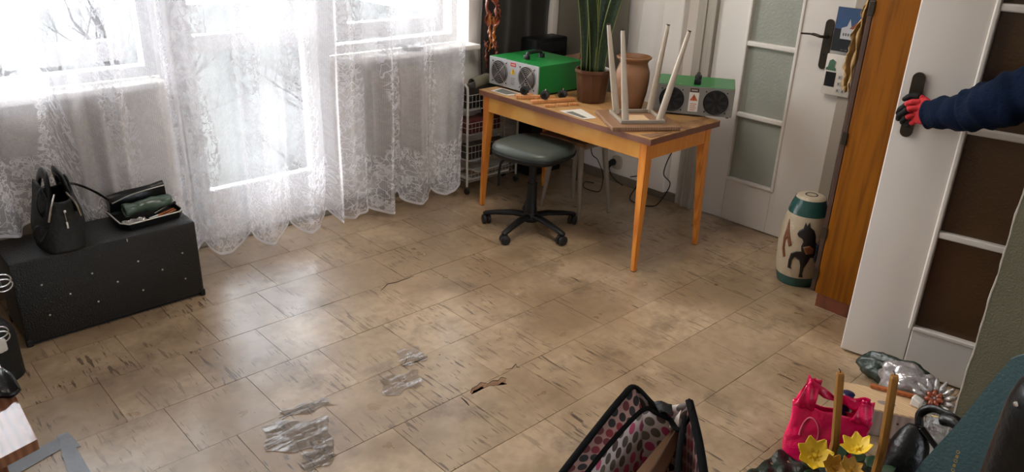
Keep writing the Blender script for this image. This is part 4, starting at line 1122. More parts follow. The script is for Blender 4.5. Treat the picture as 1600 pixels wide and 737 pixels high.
folded((3.06, 3.49, 0.628), (0.34, 0.10, 0.05), m_browncloth, 'dark cloth bundle heaped over the rim of the top trolley basket', 'folded_cloth', 'cloth', 5)

# hanging cloths in the corner
def hanging(name, x0, x1, zt0, zb0, y, m, label, cat, slant=0.0, amp=0.02, fr=32, xtop=None, axis='x', seed=0):
    bm = NBM()
    def f(u, v):
        z = zt0 + (zb0 - zt0) * v
        a = x0 + (x1 - x0) * u + slant * v * (u - 0.0)
        o_ = y + amp * sin(fr * (x0 + (x1 - x0) * u) + seed) * (0.5 + 0.5 * v) + 0.008 * sin(z * 9 + u * 5)
        return Vector((a, o_, z)) if axis == 'x' else Vector((o_, a, z))
    grid(bm, 60, 40, f, lambda u, v: (u, v))
    return tag(obj(name, bm, m, smooth='full', solid=0.004), label, cat)
hanging('hanging_cloth', 3.10, 3.755, 1.95, 0.40, 3.60, m_browncloth, 'dark brown cloth hanging on the wall in the room corner', 'cloth', slant=-0.10, amp=0.018)
hanging('hanging_cloth', 2.98, 3.57, 2.0, 0.35, 3.735, m_greycloth, 'light grey-beige cloth hanging beside the dark one, behind the snake plant', 'cloth', amp=0.014, fr=18, axis='y', seed=2)
# black case in the corner
t = thing('black_case', 'black case standing behind the silver fan box in the corner', 'case', (3.52, 3.5, 0.0))
bm = NBM(); boxb(bm, 3.40, 3.68, 3.42, 3.56, 0.0, 0.885, 0.01); obj('shell', bm, m_black, t, smooth=True)
bm = NBM(); boxb(bm, 3.42, 3.66, 3.412, 3.422, 0.80, 0.86, 0.004); obj('lid_panel', bm, m_leather, t)
# rust and gold ribbons
t = thing('ribbon_bunch', 'rust and gold satin ribbons hanging by the right window jamb', 'ribbon', (3.07, 3.50, 1.30))
def ribbon(pts, w, m, seed):
    P = smooth_path(pts, 14); n = len(P); rr = random.Random(seed); ph = rr.uniform(0, 6); bm = NBM()
    def f(u, v):
        i = min(n - 1, int(round(v * (n - 1)))); p = P[i]; aa = ph + 1.1 * sin(5 * v + ph) + 0.9 * sin(13 * v)
        ww = w * (0.62 + 0.22 * sin(11 * v + ph) + 0.16 * sin(27 * v + 2 * ph)) * (1 - 0.75 * max(0, v - 0.8) / 0.2)
        cr = 0.35 * ww * sin(u * 9 + v * 22 + ph)
        return p + Vector((cos(aa), sin(aa), 0)) * ww * (u - 0.5) + Vector((-sin(aa), cos(aa), 0)) * cr * 0.5 + Vector((0.004 * sin(v * 31), 0, 0.2 * ww * sin(u * 7 + ph)))
    grid(bm, 12, n, f); obj('ribbon', bm, m, t, smooth='full', solid=0.001)
rx, ry = 3.05, 3.47
ribbon([(rx, ry, 1.30), (rx - 0.02, ry, 1.18), (rx - 0.005, ry, 1.05), (rx + 0.01, ry, 0.93)], 0.055, m_rust, 1)
ribbon([(rx + 0.02, ry - 0.01, 1.30), (rx + 0.05, ry, 1.14), (rx + 0.06, ry, 1.04), (rx + 0.04, ry, 0.95)], 0.06, m_rust, 2)
ribbon([(rx + 0.035, ry - 0.02, 1.12), (rx + 0.075, ry - 0.01, 1.06), (rx + 0.06, ry, 0.98)], 0.045, m_rust, 8)
ribbon([(rx - 0.005, ry - 0.02, 1.06), (rx - 0.008, ry - 0.02, 0.98), (rx + 0.002, ry - 0.02, 0.90), (rx + 0.008, ry, 0.84)], 0.032, m_gold, 3)
ribbon([(rx + 0.022, ry - 0.02, 1.04), (rx + 0.028, ry - 0.02, 0.95), (rx + 0.02, ry - 0.02, 0.86)], 0.034, m_gold, 7)
ribbon([(rx - 0.015, ry, 0.90), (rx - 0.022, ry - 0.01, 0.82), (rx - 0.010, ry, 0.74)], 0.030, m_rust, 4)
ribbon([(rx + 0.03, ry, 0.93), (rx + 0.055, ry - 0.01, 0.86), (rx + 0.06, ry, 0.80)], 0.032, m_rust, 5)
bm = NBM(); tube(bm, [(rx - 0.05, ry, 1.305), (rx + 0.10, ry, 1.31)], 0.008, 8)
tube(bm, [(rx + 0.02, ry, 1.31), (rx + 0.02, ry + 0.08, 1.34), (rx + 0.02, YW + 0.0, 1.34)], 0.006, 8)
obj('hanger', bm, m_black, t)
# small pink thing and pale cone by the plant
t = thing('fabric_flower', 'pink and beige artificial flower behind the snake plant', 'flower', (3.62, 3.25, 0.7))
bm = NBM(); tube(bm, [(3.60, 3.20, 0.80), (3.66, 3.24, 0.92)], [0.045, 0.012], 14, cap=False); obj('paper_cone', bm, m_greycloth, t, smooth=True, solid=0.001)
bm = NBM()
for k in range(7): tube(bm, [(3.60, 3.21, 0.80), (3.56 + 0.01 * cos(k), 3.22 + 0.01 * k - 0.03, 0.745 + 0.008 * sin(2 * k))], [0.004, 0.011], 6)
obj('petals', bm, m_pink, t)
bm = NBM(); tube(bm, [(3.60, 3.21, 0.79), (3.61, 3.20, 0.01)], 0.004, 6); obj('stem', bm, m_leaf, t)

# ------------------------------------------------------------------ wall socket, plug, cables
t = thing('wall_socket', 'cream wall socket low on the wall under the table', 'socket', (XW, 3.02, 0.13))
bm = NBM(); c = Vector((XW, 3.01, 0.135))
prism(bm, [(0.040 * sup(2 * pi * k / 32) * cos(2 * pi * k / 32), 0.045 * sup(2 * pi * k / 32) * sin(2 * pi * k / 32)) for k in range(32)], 0.014, c, (0, -1, 0), (0, 0, 1)); obj('plate', bm, m_socket, t)
bm = NBM(); tube(bm, [c + Vector((-0.013, 0, 0)), c + Vector((-0.017, 0, 0))], 0.024, 24); obj('socket_ring', bm, m_socket, t)
t = thing('plug', 'black plug with cord in the cream wall socket', 'plug', (XW - 0.02, 3.03, 0.135))
bm = NBM(); tube(bm, [c + Vector((-0.016, 0.02, 0.0)), c + Vector((-0.03, 0.02, 0)), c + Vector((-0.052, 0.022, -0.006)), c + Vector((-0.058, 0.022, -0.03))], [0.022, 0.022, 0.018, 0.007], 16); obj('body', bm, m_black, t, smooth=True)
bm = NBM(); tube(bm, smooth_path([(3.722, 3.03, 0.105), (3.71, 3.0, 0.07), (3.72, 2.96, 0.035), (3.74, 2.92, 0.01)], 6), 0.0035, 8); obj('cord', bm, m_black, t, smooth=True)
bm = NBM(); tube(bm, smooth_path([fz(1052, 232, 0.36) * 0 + Vector((3.42, 2.28, 0.66)), (3.56, 2.36, 0.45), at(1052, 235, 0, 3.66), at(1037, 270, 0, 3.66), at(1047, 288, 0, 3.66), fz(1030, 316, 0.02), fz(1018, 322, 0.005), fz(1000, 319, 0.005), fz(986, 313, 0.005), fz(985, 306, 0.02), fz(994, 292, 0.06), at(1004, 276, 0, 3.70), at(985, 276, 0, 3.72)], 8), 0.0035, 8)
tag(obj('power_cord', bm, m_black, smooth=True), 'black power cord hanging down behind the table and looping on the floor', 'cord')
bm = NBM(); tube(bm, smooth_path([(3.60, 3.15, 0.62), (3.66, 3.15, 0.42), at(924, 236, 0, 3.66), at(934, 250, 0, 3.68), fz(942, 274, 0.06), fz(938, 297, 0.005), fz(926, 298, 0.005), fz(912, 292, 0.005), fz(914, 284, 0.012), fz(928, 286, 0.012)], 8), 0.003, 8)
tag(obj('power_cord', bm, m_black, smooth=True), 'thin black cord coiled on the floor beside the grey stool leg', 'cord')

# ------------------------------------------------------------------ cabinet on the right
t = thing('wooden_cabinet', 'orange veneered tall cabinet beside the open white door', 'cabinet', (3.45, 1.15, 0))
CX0, CX1, CY0, CY1 = 3.19, 3.76, 0.915, 1.335
bm = NBM(); boxb(bm, CX0, CX1, CY0, CY1, 0.065, 1.98, 0.002); obj('carcass', bm, m_cab, t)
bm = NBM(); boxb(bm, CX0 + 0.004, CX1, CY0 + 0.01, CY1 - 0.012, 0, 0.066); obj('plinth', bm, m_plinth, t)
bm = NBM(); boxb(bm, CX0 - 0.001, CX1, CY1 + 0.002, CY1 + 0.022, 0.068, 1.975, 0.002); dr = obj('door', bm, m_cabd, t)
for (u, v) in ((1318, 216), (1287, 364), (1276, 428), (1356, 12)):
    p = at(u, v, 0, CX0)
    bm = NBM(); boxb(bm, CX0 - 0.006, CX0 + 0.001, CY1 - 0.002, CY1 + 0.022, p.z - 0.028, p.z + 0.028, 0.002); obj('hinge', bm, m_bronze, dr)
# straw coloured cloth hanging at the cabinet front
bm = NBM()
P = smooth_path([(3.21, 1.368, 1.34), (3.21, 1.372, 1.25), (3.21, 1.374, 1.14), (3.21, 1.380, 1.05), (3.21, 1.382, 0.985)], 12)
n = len(P)
def yc(u, v):
    p = P[min(n - 1, int(round(v * (n - 1))))]
    w = 0.014 + 0.030 * sin(pi * min(1, v * 0.9)) + 0.006 * sin(v * 23) + 0.004 * sin(v * 61)
    return p + Vector((0.010 * sin(9 * u + 5 * v), w * u - 0.006 + 0.003 * sin(30 * v + 6 * u), 0.012 * sin(14 * u + 3)))
grid(bm, 20, n, yc)
tag(obj('straw_cloth', bm, m_yelcloth, smooth='full', solid=0.002), 'straw yellow cloth hanging down the cabinet front edge', 'cloth')

# wall pieces beside the far door: postcard picture and intercom
PX = XW - 0.034
t = thing('picture_card', 'picture card of a white house under a blue sky beside the far door handle', 'picture', (PX, 1.69, 1.15))
def wq(y0_, y1_, z0_, z1_, x_, th=0.002):
    bm = NBM(); boxb(bm, x_ - th, x_, y0_, y1_, z0_, z1_); return bm
cY0, cY1, cZ0, cZ1 = 1.605, 1.735, 1.045, 1.25
m_sky = mat('print_blue_sky', (46, 76, 116), 0.4, var=0.35, scale=16); m_night = mat('print_dark_water', (24, 28, 34), 0.4, var=0.5, scale=25)
m_roof = mat('print_rust_roof', (130, 66, 44), 0.5); m_house = mat('print_white_house', (188, 190, 196), 0.5, var=0.1)
obj('card', wq(cY0, cY1, cZ0, cZ1, PX, 0.003), m_night, t)
obj('printed_sky', wq(cY0 + 0.002, cY1 - 0.002, cZ0 + 0.105, cZ1 - 0.002, PX - 0.003, 0.0006), m_sky, t)
bm = NBM(); prism(bm, [(0, 0), (0.075, 0), (0.075, 0.05), (0.06, 0.05), (0.06, 0.06), (0.045, 0.06), (0.035, 0.095), (0.025, 0.06), (0.0, 0.05)], 0.0005, (PX - 0.0042, cY0 + 0.095, cZ0 + 0.06), (0, -1, 0), (0, 0, 1)); obj('printed_house', bm, m_house, t)
bm = NBM(); prism(bm, [(0, 0), (0.055, 0), (0.055, 0.06), (0.03, 0.03)], 0.0005, (PX - 0.005, cY0 + 0.058, cZ0 + 0.11), (0, -1, 0), (0, 0, 1)); obj('printed_roof', bm, m_roof, t)
bm = NBM()
for k in range(5): boxb(bm, PX - 0.0055, PX - 0.0045, cY0 + 0.03 + 0.012 * k, cY0 + 0.036 + 0.012 * k, cZ0 + 0.075, cZ0 + 0.088)
for k in range(3): boxb(bm, PX - 0.0038, PX - 0.003, cY0 + 0.03 + 0.02 * k, cY0 + 0.042 + 0.02 * k, cZ0 + 0.006, cZ0 + 0.012)
obj('printed_windows', bm, m_ink, t)
t = thing('intercom', 'white intercom panel with dark screen and keys below the picture card', 'intercom', (PX, 1.68, 0.93))
iY0, iY1, iZ0, iZ1 = 1.60, 1.742, 0.835, 1.03
bm = NBM(); boxb(bm, PX - 0.012, PX, iY0, iY1, iZ0, iZ1, 0.004); obj('housing', bm, m_lab, t, smooth=True)
bm = NBM(); boxb(bm, PX - 0.0145, PX - 0.011, 1.680, 1.732, 0.875, 0.945, 0.003); obj('screen', bm, m_black, t)
bm = NBM(); prism(bm, [(0, 0), (0.05, 0), (0.05, 0.012), (0.04, 0.016), (0.043, 0.045), (0.027, 0.055), (0.012, 0.046), (0.008, 0.016), (0, 0.012)], 0.001, (PX - 0.0135, 1.735, 0.952), (0, -1, 0), (0, 0, 1)); obj('green_sticker', bm, mat('green_print', (72, 110, 86), 0.5, var=0.3, scale=60), t)
for i in range(3):
    for j in range(2):
        bm = NBM(); boxb(bm, PX - 0.0145, PX - 0.011, 1.648 - 0.026 * j, 1.668 - 0.026 * j, 0.852 + 0.032 * i, 0.872 + 0.032 * i, 0.002); key = obj('key', bm, m_enamel, t)
        bm = NBM(); boxb(bm, PX - 0.0152, PX - 0.0144, 1.655 - 0.026 * j, 1.661 - 0.026 * j, 0.857 + 0.032 * i, 0.867 + 0.032 * i); obj('key_mark', bm, m_ink, key)

# ceramic garden stool with a horse
GC = Vector((3.375, 1.52, 0.0))
t = thing('ceramic_garden_stool', 'cream ceramic garden stool with teal bands and a black horse', 'garden stool', GC)
gp = [(0.075, 0.0), (0.086, 0.004), (0.098, 0.05), (0.103, 0.075)]
def grad(z):
    pts = [(0.0, 0.086), (0.05, 0.098), (0.10, 0.106), (0.20, 0.1115), (0.28, 0.107), (0.345, 0.094), (0.40, 0.080), (0.43, 0.068), (0.444, 0.055)]
    for (z0_, r0_), (z1_, r1_) in zip(pts, pts[1:]):
        if z <= z1_: return r0_ + (r1_ - r0_) * (z - z0_) / (z1_ - z0_)
    return pts[-1][1]
def band(z0_, z1_, m, name, ex=0, capz=None):
    bm = NBM(); n_ = max(3, int((z1_ - z0_) / 0.008)); pr = [(grad(z0_ + (z1_ - z0_) * i / n_) + ex, z0_ + (z1_ - z0_) * i / n_) for i in range(n_ + 1)]
    if capz == 'top': pr += [(0.05, z1_ + 0.004), (0.0005, z1_ + 0.005)]
    if capz == 'bot': pr = [(0.0005, z0_ + 0.002), (grad(z0_) - 0.01, z0_)] + pr
    lathe(bm, pr, GC, 56); return obj(name, bm, m, t, smooth=True)
band(0.0, 0.05, m_teal, 'lower_band', 0.001, 'bot'); band(0.045, 0.362, m_cream, 'body'); band(0.358, 0.43, m_teal, 'upper_band', 0.001); 
bm = NBM(); lathe(bm, [(0.068, 0.428), (0.062, 0.438), (0.05, 0.443), (0.0005, 0.443)], GC, 48); obj('top', bm, m_cream, t, smooth=True)
bm = NBM(); lathe(bm, [(0.022, 0.443), (0.024, 0.4445), (0.028, 0.4445), (0.030, 0.443)], GC, 32); obj('coin_ring', bm, m_ink2, t)
def decal(pts, th0, m, name, ex=0.003):
    bm = NBM(); vs = [bm.verts.new((p[0], p[1], 0)) for p in pts]; f = bm.faces.new(vs)
    bmesh.ops.triangulate(bm, faces=[f]); bmesh.ops.subdivide_edges(bm, edges=bm.edges, cuts=3, use_grid_fill=True)
    for v in bm.verts:
        s_, z_ = v.co.x, v.co.y; r_ = grad(z_) + ex; a_ = th0 + s_ / r_
        v.co = GC + Vector((cos(a_) * r_, sin(a_) * r_, z_))
    obj(name, bm, m, t, smooth='full', solid=0.003)
tv = math.atan2(-GC.y, -GC.x)       # side facing the room
horse = [(-0.050, 0.262), (-0.058, 0.272), (-0.052, 0.288), (-0.036, 0.300), (-0.030, 0.326), (-0.022, 0.312), (-0.014, 0.328), (-0.008, 0.308), (0.008, 0.296), (0.018, 0.272), (0.022, 0.245), (0.04, 0.225), (0.055, 0.20), (0.05, 0.175), (0.03, 0.172), (0.012, 0.176), (0.004, 0.150), (-0.006, 0.125), (-0.006, 0.095), (0.0, 0.078), (-0.018, 0.078), (-0.018, 0.10), (-0.022, 0.135), (-0.030, 0.158), (-0.052, 0.170), (-0.060, 0.150), (-0.062, 0.118), (-0.054, 0.112), (-0.072, 0.112), (-0.074, 0.15), (-0.070, 0.182), (-0.050, 0.196), (-0.030, 0.200), (-0.034, 0.222), (-0.028, 0.245), (-0.034, 0.256)]
def fl_(pts, k=1): return [(-p[0] * 0 + p[0], p[1]) for p in pts]
HO = D(18)
decal([(p[0] * 1.1, 0.06 + (p[1] - 0.078) * 1.12) for p in horse], tv + HO, m_ink2, 'black_horse')
decal([(0.030, 0.235), (0.052, 0.23), (0.066, 0.20), (0.062, 0.165), (0.040, 0.14), (0.028, 0.16), (0.034, 0.19)], tv + HO, m_blueg, 'blue_saddle', 0.0045)
decal([(-0.030, 0.22), (0.0, 0.23), (0.022, 0.215), (0.020, 0.19), (-0.012, 0.186)], tv + HO, m_brg, 'brown_harness', 0.0045)
decal([(-0.118, 0.33), (-0.110, 0.30), (-0.104, 0.27), (-0.092, 0.24), (-0.082, 0.215), (-0.094, 0.205), (-0.104, 0.225), (-0.110, 0.25), (-0.12, 0.23), (-0.118, 0.19), (-0.104, 0.15), (-0.112, 0.14), (-0.128, 0.18), (-0.132, 0.24), (-0.124, 0.28)], tv + HO, m_brg, 'brown_figure')
for (s_, z_) in ((0.075, 0.10), (0.07, 0.30), (0.078, 0.26)): decal([(s_, z_), (s_ + 0.012, z_), (s_ + 0.012, z_ + 0.014), (s_, z_ + 0.014)], tv + HO, m_ink2, 'small_mark')

# ------------------------------------------------------------------ person holding the open door
pr = thing('person', 'person in a navy fleece and red gloves reaching out to hold the open door', 'person', (2.86, 0.13, 0))
def skin_mesh(name, verts, edges, radii, m, parent, sub=2, flats=None):
    me = bpy.data.meshes.new(name); me.from_pydata([tuple(v) for v in verts], edges, []); me.materials.append(m)
    o = bpy.data.objects.new(name, me); C.objects.link(o)
    sk = o.modifiers.new('skin', 'SKIN'); sk.use_smooth_shade = True; sk.branch_smoothing = 0.6
    lay = me.skin_vertices[0].data if me.skin_vertices else None
    if lay is None:
        return o
    for i, r in enumerate(radii): lay[i].radius = (r, r) if not isinstance(r, tuple) else r
    lay[0].use_root = True
    ss_ = o.modifiers.new('sub', 'SUBSURF'); ss_.levels = sub; ss_.render_levels = sub
    if parent is not None:
        o.parent = parent; o.matrix_parent_inverse = parent.matrix_basis.inverted()
    return o
def with_skin(name, verts, edges, radii, m, parent, sub=2):
    bm = bmesh.new(); lay = bm.verts.layers.skin.verify()
    vs = []
    for i, v in enumerate(verts):
        q = bm.verts.new(v); r = radii[i]; q[lay].radius = r if isinstance(r, tuple) else (r, r); q[lay].use_root = (i == 0); vs.append(q)
    for a_, b_ in edges: bm.edges.new((vs[a_], vs[b_]))
    me = bpy.data.meshes.new(name); bm.to_mesh(me); bm.free(); me.materials.append(m)
    o = bpy.data.objects.new(name, me); C.objects.link(o)
    sk = o.modifiers.new('skin', 'SKIN'); sk.use_smooth_shade = True
    s2 = o.modifiers.new('sub', 'SUBSURF'); s2.levels = sub; s2.render_levels = sub
    if parent is not None:
        o.parent = parent; o.matrix_parent_inverse = parent.matrix_basis.inverted()
    return o
bx0, by0 = 2.86, 0.12
HND = at(1428, 168, 0, 2.862)          # back of the hand
WR = at(1452, 178, 0, 2.845)
EL = at(1560, 160, 0, 2.76)
SH = Vector((2.79, 0.34, 1.36))
body_v = [(bx0, by0, 0.92), (bx0, by0, 1.08), (bx0, by0, 1.25), (bx0, by0, 1.40), (bx0, by0, 1.50), (bx0, by0, 1.60), (bx0, by0 - 0.15, 1.37), (bx0 - 0.01, by0 - 0.19, 1.12), (bx0 - 0.02, by0 - 0.18, 0.90), (bx0, by0 - 0.09, 0.82), (bx0, by0 - 0.10, 0.46), (bx0, by0 - 0.10, 0.10), (bx0, by0 + 0.09, 0.82), (bx0, by0 + 0.10, 0.46), (bx0, by0 + 0.10, 0.10), (bx0, by0, 1.68)]
body_e = [(0, 1), (1, 2), (2, 3), (3, 4), (4, 5), (3, 6), (6, 7), (7, 8), (0, 9), (9, 10), (10, 11), (0, 12), (12, 13), (13, 14), (5, 15)]
body_r = [0.10, 0.10, 0.11, 0.09, 0.055, 0.075, 0.055, 0.042, 0.028, 0.075, 0.055, 0.04, 0.075, 0.055, 0.04, 0.075]
with_skin('body', body_v, body_e, body_r, m_sleeve, pr)
bm = NBM()
bmesh.ops.create_uvsphere(bm, u_segments=24, v_segments=16, radius=0.1)
for v in bm.verts: v.co = Vector((bx0 + v.co.x * 0.85 + 0.0, by0 + v.co.y * 0.80, 1.66 + v.co.z * 1.2))
obj('face', bm, m_skin, pr, smooth='full')
bm = NBM(); bmesh.ops.create_uvsphere(bm, u_segments=24, v_segments=16, radius=0.108)
for v in list(bm.verts):
    if v.co.x > 0.03 and v.co.z < 0.05 or v.co.z < -0.05: bm.verts.remove(v)
for v in bm.verts: v.co = Vector((bx0 + v.co.x * 0.87, by0 + v.co.y * 0.83, 1.67 + v.co.z * 1.2))
obj('hair', bm, m_hair, pr, smooth='full')
for s in (-1, 1):
    bm = NBM(); tube(bm, smooth_path([(bx0 - 0.06, by0 + s * 0.10, 0.045), (bx0 + 0.02, by0 + s * 0.10, 0.05), (bx0 + 0.10, by0 + s * 0.10, 0.035), (bx0 + 0.135, by0 + s * 0.10, 0.03)], 4), [0.038] * 4 + [0.044] * 5 + [0.034, 0.034, 0.032, 0.02], 14); obj('shoe', bm, m_black, pr, smooth='full')
# sleeve (continuous tapered tube with folds)
bm = NBM()
path = smooth_path([SH, EL.lerp(SH, 0.45) + Vector((0, 0, -0.01)), EL, EL.lerp(WR, 0.45) + Vector((0, 0, -0.012)), WR], 12)
n = len(path); rr_ = []
for i in range(n):
    k = i / (n - 1)
    r0 = 0.088 + (0.082 - 0.088) * min(1, k / 0.45) if k < 0.45 else 0.082 + (0.046 - 0.082) * ((k - 0.45) / 0.55)
    rr_.append(r0 * (1 + 0.045 * sin(k * 58) + 0.03 * sin(k * 101 + 1)))
rings = tube(bm, path, rr_, 28, cap=False)
for i, rg in enumerate(rings):
    for k, v in enumerate(rg):
        c = path[i]; v.co = c + (v.co - c) * (1 + 0.05 * sin(2 * pi * k / 28 * 3 + i * 0.5) + 0.03 * sin(2 * pi * k / 28 * 5 - i * 0.9))
# fold cuff inward
cf = [bm.verts.new(WR + (v.co - WR) * 0.72 + (EL - WR).normalized() * 0.004) for v in rings[-1]]
for k in range(28): bm.faces.new((rings[-1][k], rings[-1][(k + 1) % 28], cf[(k + 1) % 28], cf[k]))
obj('sleeve', bm, m_sleeve, pr, smooth='full')
# glove: palm + five fingers
fw = (HND - WR).normalized(); upv = Vector((0, 0, 1)); upv = (upv - upv.dot(fw) * fw).normalized()
nrm_ = NR.copy(); nrm_ = (nrm_ - nrm_.dot(fw) * fw).normalized()
upv = nrm_.cross(fw); upv = upv if upv.z > 0 else -upv
P0 = WR.copy(); K = WR + fw * 0.082
bm = NBM()
def palm(u, v):
    a_ = 2 * pi * u; c = WR.lerp(K, v * 0.62) - fw * 0.02 * (1 - v)
    h_ = 0.030 + 0.017 * sin(pi * min(1, v * 0.62)); w_ = 0.020 - 0.005 * v
    return c + upv * h_ * cos(a_) + nrm_ * w_ * sin(a_)
grid(bm, 25, 12, palm); bmesh.ops.remove_doubles(bm, verts=bm.verts, dist=0.0005)
bm.faces.new([bm.verts.new(palm(k / 24, 1)) for k in range(24)])
hand = obj('glove', bm, m_glove, pr, smooth='full')
def digit(P, r, red, nm):
    pts = smooth_path([at(u, v, 0, x) for u, v, x in P], 6); ns = len(pts); k = max(2, int(ns * red))
    rr = [r * (1.08 - 0.28 * (i / (ns - 1)) ** 1.5) * (1 + 0.07 * sin(i * 1.05)) for i in range(ns)]
    rr[-1] = r * 0.45; rr[-2] = r * 0.72
    bm = NBM(); tube(bm, pts[:k + 1], rr[:k + 1], 14); obj(nm, bm, m_glove, hand, smooth='full')
    bm = NBM(); tube(bm, pts[k:], [q * 1.05 for q in rr[k:]], 14); obj(nm + '_grip', bm, m_gloveb, hand, smooth='full')
digit([(1450, 160, 2.858), (1438, 152, 2.862), (1424, 150, 2.862), (1411, 156, 2.868)], 0.0105, 0.35, 'thumb')
digit([(1440, 160, 2.856), (1424, 160, 2.850), (1409, 169, 2.856), (1402, 178, 2.876)], 0.0105, 0.5, 'finger')
digit([(1438, 170, 2.852), (1422, 170, 2.844), (1407, 179, 2.852), (1403, 187, 2.876)], 0.0108, 0.42, 'finger')
digit([(1438, 180, 2.856), (1424, 180, 2.848), (1412, 187, 2.856), (1409, 192, 2.874)], 0.0100, 0.5, 'finger')
digit([(1440, 188, 2.862), (1430, 190, 2.856), (1420, 194, 2.862), (1417, 196, 2.874)], 0.0090, 0.55, 'finger')
# ------------------------------------------------------------------ foreground right: bags, candles, flowers
# pink carrier bag
pk = thing('pink_plastic_bag', 'glossy pink plastic carrier bag with cut-out handles', 'plastic bag', (2.15, 0.80, 0))
CB = Vector((2.17, 0.775, 0)); PA = Vector((0.35, -0.94, 0)).normalized(); PB = Vector((0.94, 0.35, 0))
def pinkp(side):
    def f(u, v):
        s = (u - 0.5) * 2
        z = 0.005 + 0.20 * v
        w = 0.122 + 0.004 * sin(v * 7) - 0.004 * v
        bulge = 0.034 * (1 - v) ** 0.7 * (1 - s * s) ** 0.5 + 0.012 * (1 - s * s)
        cr = 0.004 * sin(5 * s + 6 * v) + 0.0025 * sin(11 * s - 13 * v + 2 * sin(7 * v)) * v
        return CB + PA * (s * w) + PB * side * (bulge + 0.002) + PB * cr + Vector((0, 0, z))
    return f
for sd in (-1, 1):
    bm = NBM(); grid(bm, 44, 30, pinkp(sd)); obj('bag_side', bm, m_pink, pk, smooth='full', solid=0.0012)
for sd, hz_ in ((-1, 0.0), (1, 0.012)):
    for s0, tipd in ((-0.78, 0.085 + hz_), (0.78, 0.055 + hz_)):
        bm = NBM()
        def hnd(u, v, s0=s0, tipd=tipd, sd=sd):
            w = 0.040 * (1 - 0.45 * v); z = 0.205 + tipd * v; s = s0 * 0.108
            return CB + PA * (s + w * (u - 0.5) * 1.6 + (0.02 if s0 < 0 else 0.012) * v * (1 if s0 < 0 else 1)) + PB * sd * (0.012 + 0.012 * sin(v * 5)) + PB * 0.004 * sin(u * 12 + v * 9) + Vector((0, 0, z - 0.014 * (1 - v) ))
        grid(bm, 10, 12, hnd); obj('handle_strap', bm, m_pink, pk, smooth='full', solid=0.0012)
# the left handle loops over: band from the left tip down to the middle
bm = NBM()
def band_(u, v):
    a0 = CB - PA * 0.090 + Vector((0, 0, 0.292)); a1 = CB + PA * 0.012 + Vector((0, 0, 0.245))
    p = a0.lerp(a1, v) + Vector((0, 0, -0.006 * sin(pi * v)))
    return p + Vector((0, 0, (u - 0.5) * (0.040 - 0.022 * v))) + PB * 0.006 * sin(v * 8 + u * 3)
grid(bm, 6, 20, band_); obj('handle_strap', bm, m_pink, pk, smooth='full', solid=0.0012)
bm = NBM()
def band2(u, v):
    a0 = CB + PA * 0.012 + Vector((0, 0, 0.245)); a1 = CB + PA * 0.10 + Vector((0, 0, 0.262))
    p = a0.lerp(a1, v) + Vector((0, 0, 0.006 * sin(9 * v)))
    return p + Vector((0, 0, (u - 0.5) * 0.040)) + PB * 0.006 * sin(v * 8 + u * 3)
grid(bm, 6, 20, band2); obj('handle_strap', bm, m_pink, pk, smooth='full', solid=0.0012)
bm = NBM(); pth = []
for k in range(22):
    a_ = pi * 1.15 * k / 21 - 0.2; s_, z_ = -0.055 + 0.030 * cos(a_), 0.11 + 0.055 * sin(a_)
    p = pinkp(-1)(0.5 + s_ / 0.256, min(1, z_ / 0.2)); pth.append(p - PB * 0.003)
tube(bm, pth, 0.0022, 6); obj('printed_loop', bm, m_pinkl, pk)
bm = NBM(); c = CB + PA * 0.035 + Vector((0, 0, 0.235)) + PB * 0.03; tube(bm, [c + Vector((0, 0, -0.235 + 0.002)), c + Vector((0, 0, 0.005)), c + Vector((0, 0, 0.028)), c + Vector((0, 0, 0.032))], [0.02, 0.016, 0.021, 0.015], 16)
tag(obj('blue_bottle', bm, m_blue, smooth=True), 'dark blue capped bottle standing inside the pink bag', 'bottle')

# candle arrangement
def flower(c, r, m, label_part, parent, tilt, n=7, core=m_petal):
    Z = Vector(tilt).normalized(); X_, Y_ = frame_of(Z)
    for k in range(n):
        a_ = 2 * pi * k / n + 0.2; d_ = X_ * cos(a_) + Y_ * sin(a_); e_ = Z.cross(d_)
        bm = NBM(); grid(bm, 6, 7, lambda u, v: c + d_ * r * v + e_ * r * 0.46 * (u - 0.5) * 2 * sin(pi * min(0.97, 0.10 + v * 0.9)) + Z * r * (0.55 * v * v + 0.18 * abs(u - 0.5)))
        obj('petal', bm, m, parent, smooth='full', solid=0.0015)
    bm = NBM(); tube(bm, [c - Z * 0.004, c + Z * r * 0.25], [r * 0.25, r * 0.12], 12); obj('flower_centre', bm, core, parent)
arr = thing('candle_arrangement', 'dark table wreath of yellow artificial flowers in front of the pink bag', 'flower arrangement', (2.02, 0.66, 0))
AC = Vector((1.99, 0.605, 0))
bm = NBM(); lathe(bm, [(0.0005, 0.002), (0.085, 0.002), (0.10, 0.02), (0.115, 0.11), (0.105, 0.135), (0.05, 0.14), (0.0005, 0.142)], AC, 40, lambda a: 1 + 0.05 * sin(9 * a)); obj('basket', bm, m_darkgreen, arr, smooth='full')
rnd = random.Random(3)
for k in range(16):
    a_ = 2 * pi * k / 16; c = AC + Vector((cos(a_) * 0.095, sin(a_) * 0.095, 0.135)); d_ = Vector((cos(a_ + rnd.uniform(-.4, .4)), sin(a_ + rnd.uniform(-.4, .4)), rnd.uniform(0.1, 0.7))).normalized(); e_ = d_.cross(Vector((0, 0, 1))).normalized(); l_ = rnd.uniform(0.045, 0.07)
    bm = NBM(); grid(bm, 5, 8, lambda u, v: c + d_ * l_ * v + e_ * l_ * 0.34 * (u - 0.5) * 2 * sin(pi * min(0.98, 0.05 + 0.95 * v)) + Vector((0, 0, -0.012 * v * v + 0.004 * abs(u - .5)))); obj('leaf', bm, m_leaf, arr, smooth='full', solid=0.001)
F1 = at(1272, 712, 0, 1.96); F2 = at(1340, 702, 0, 1.99)
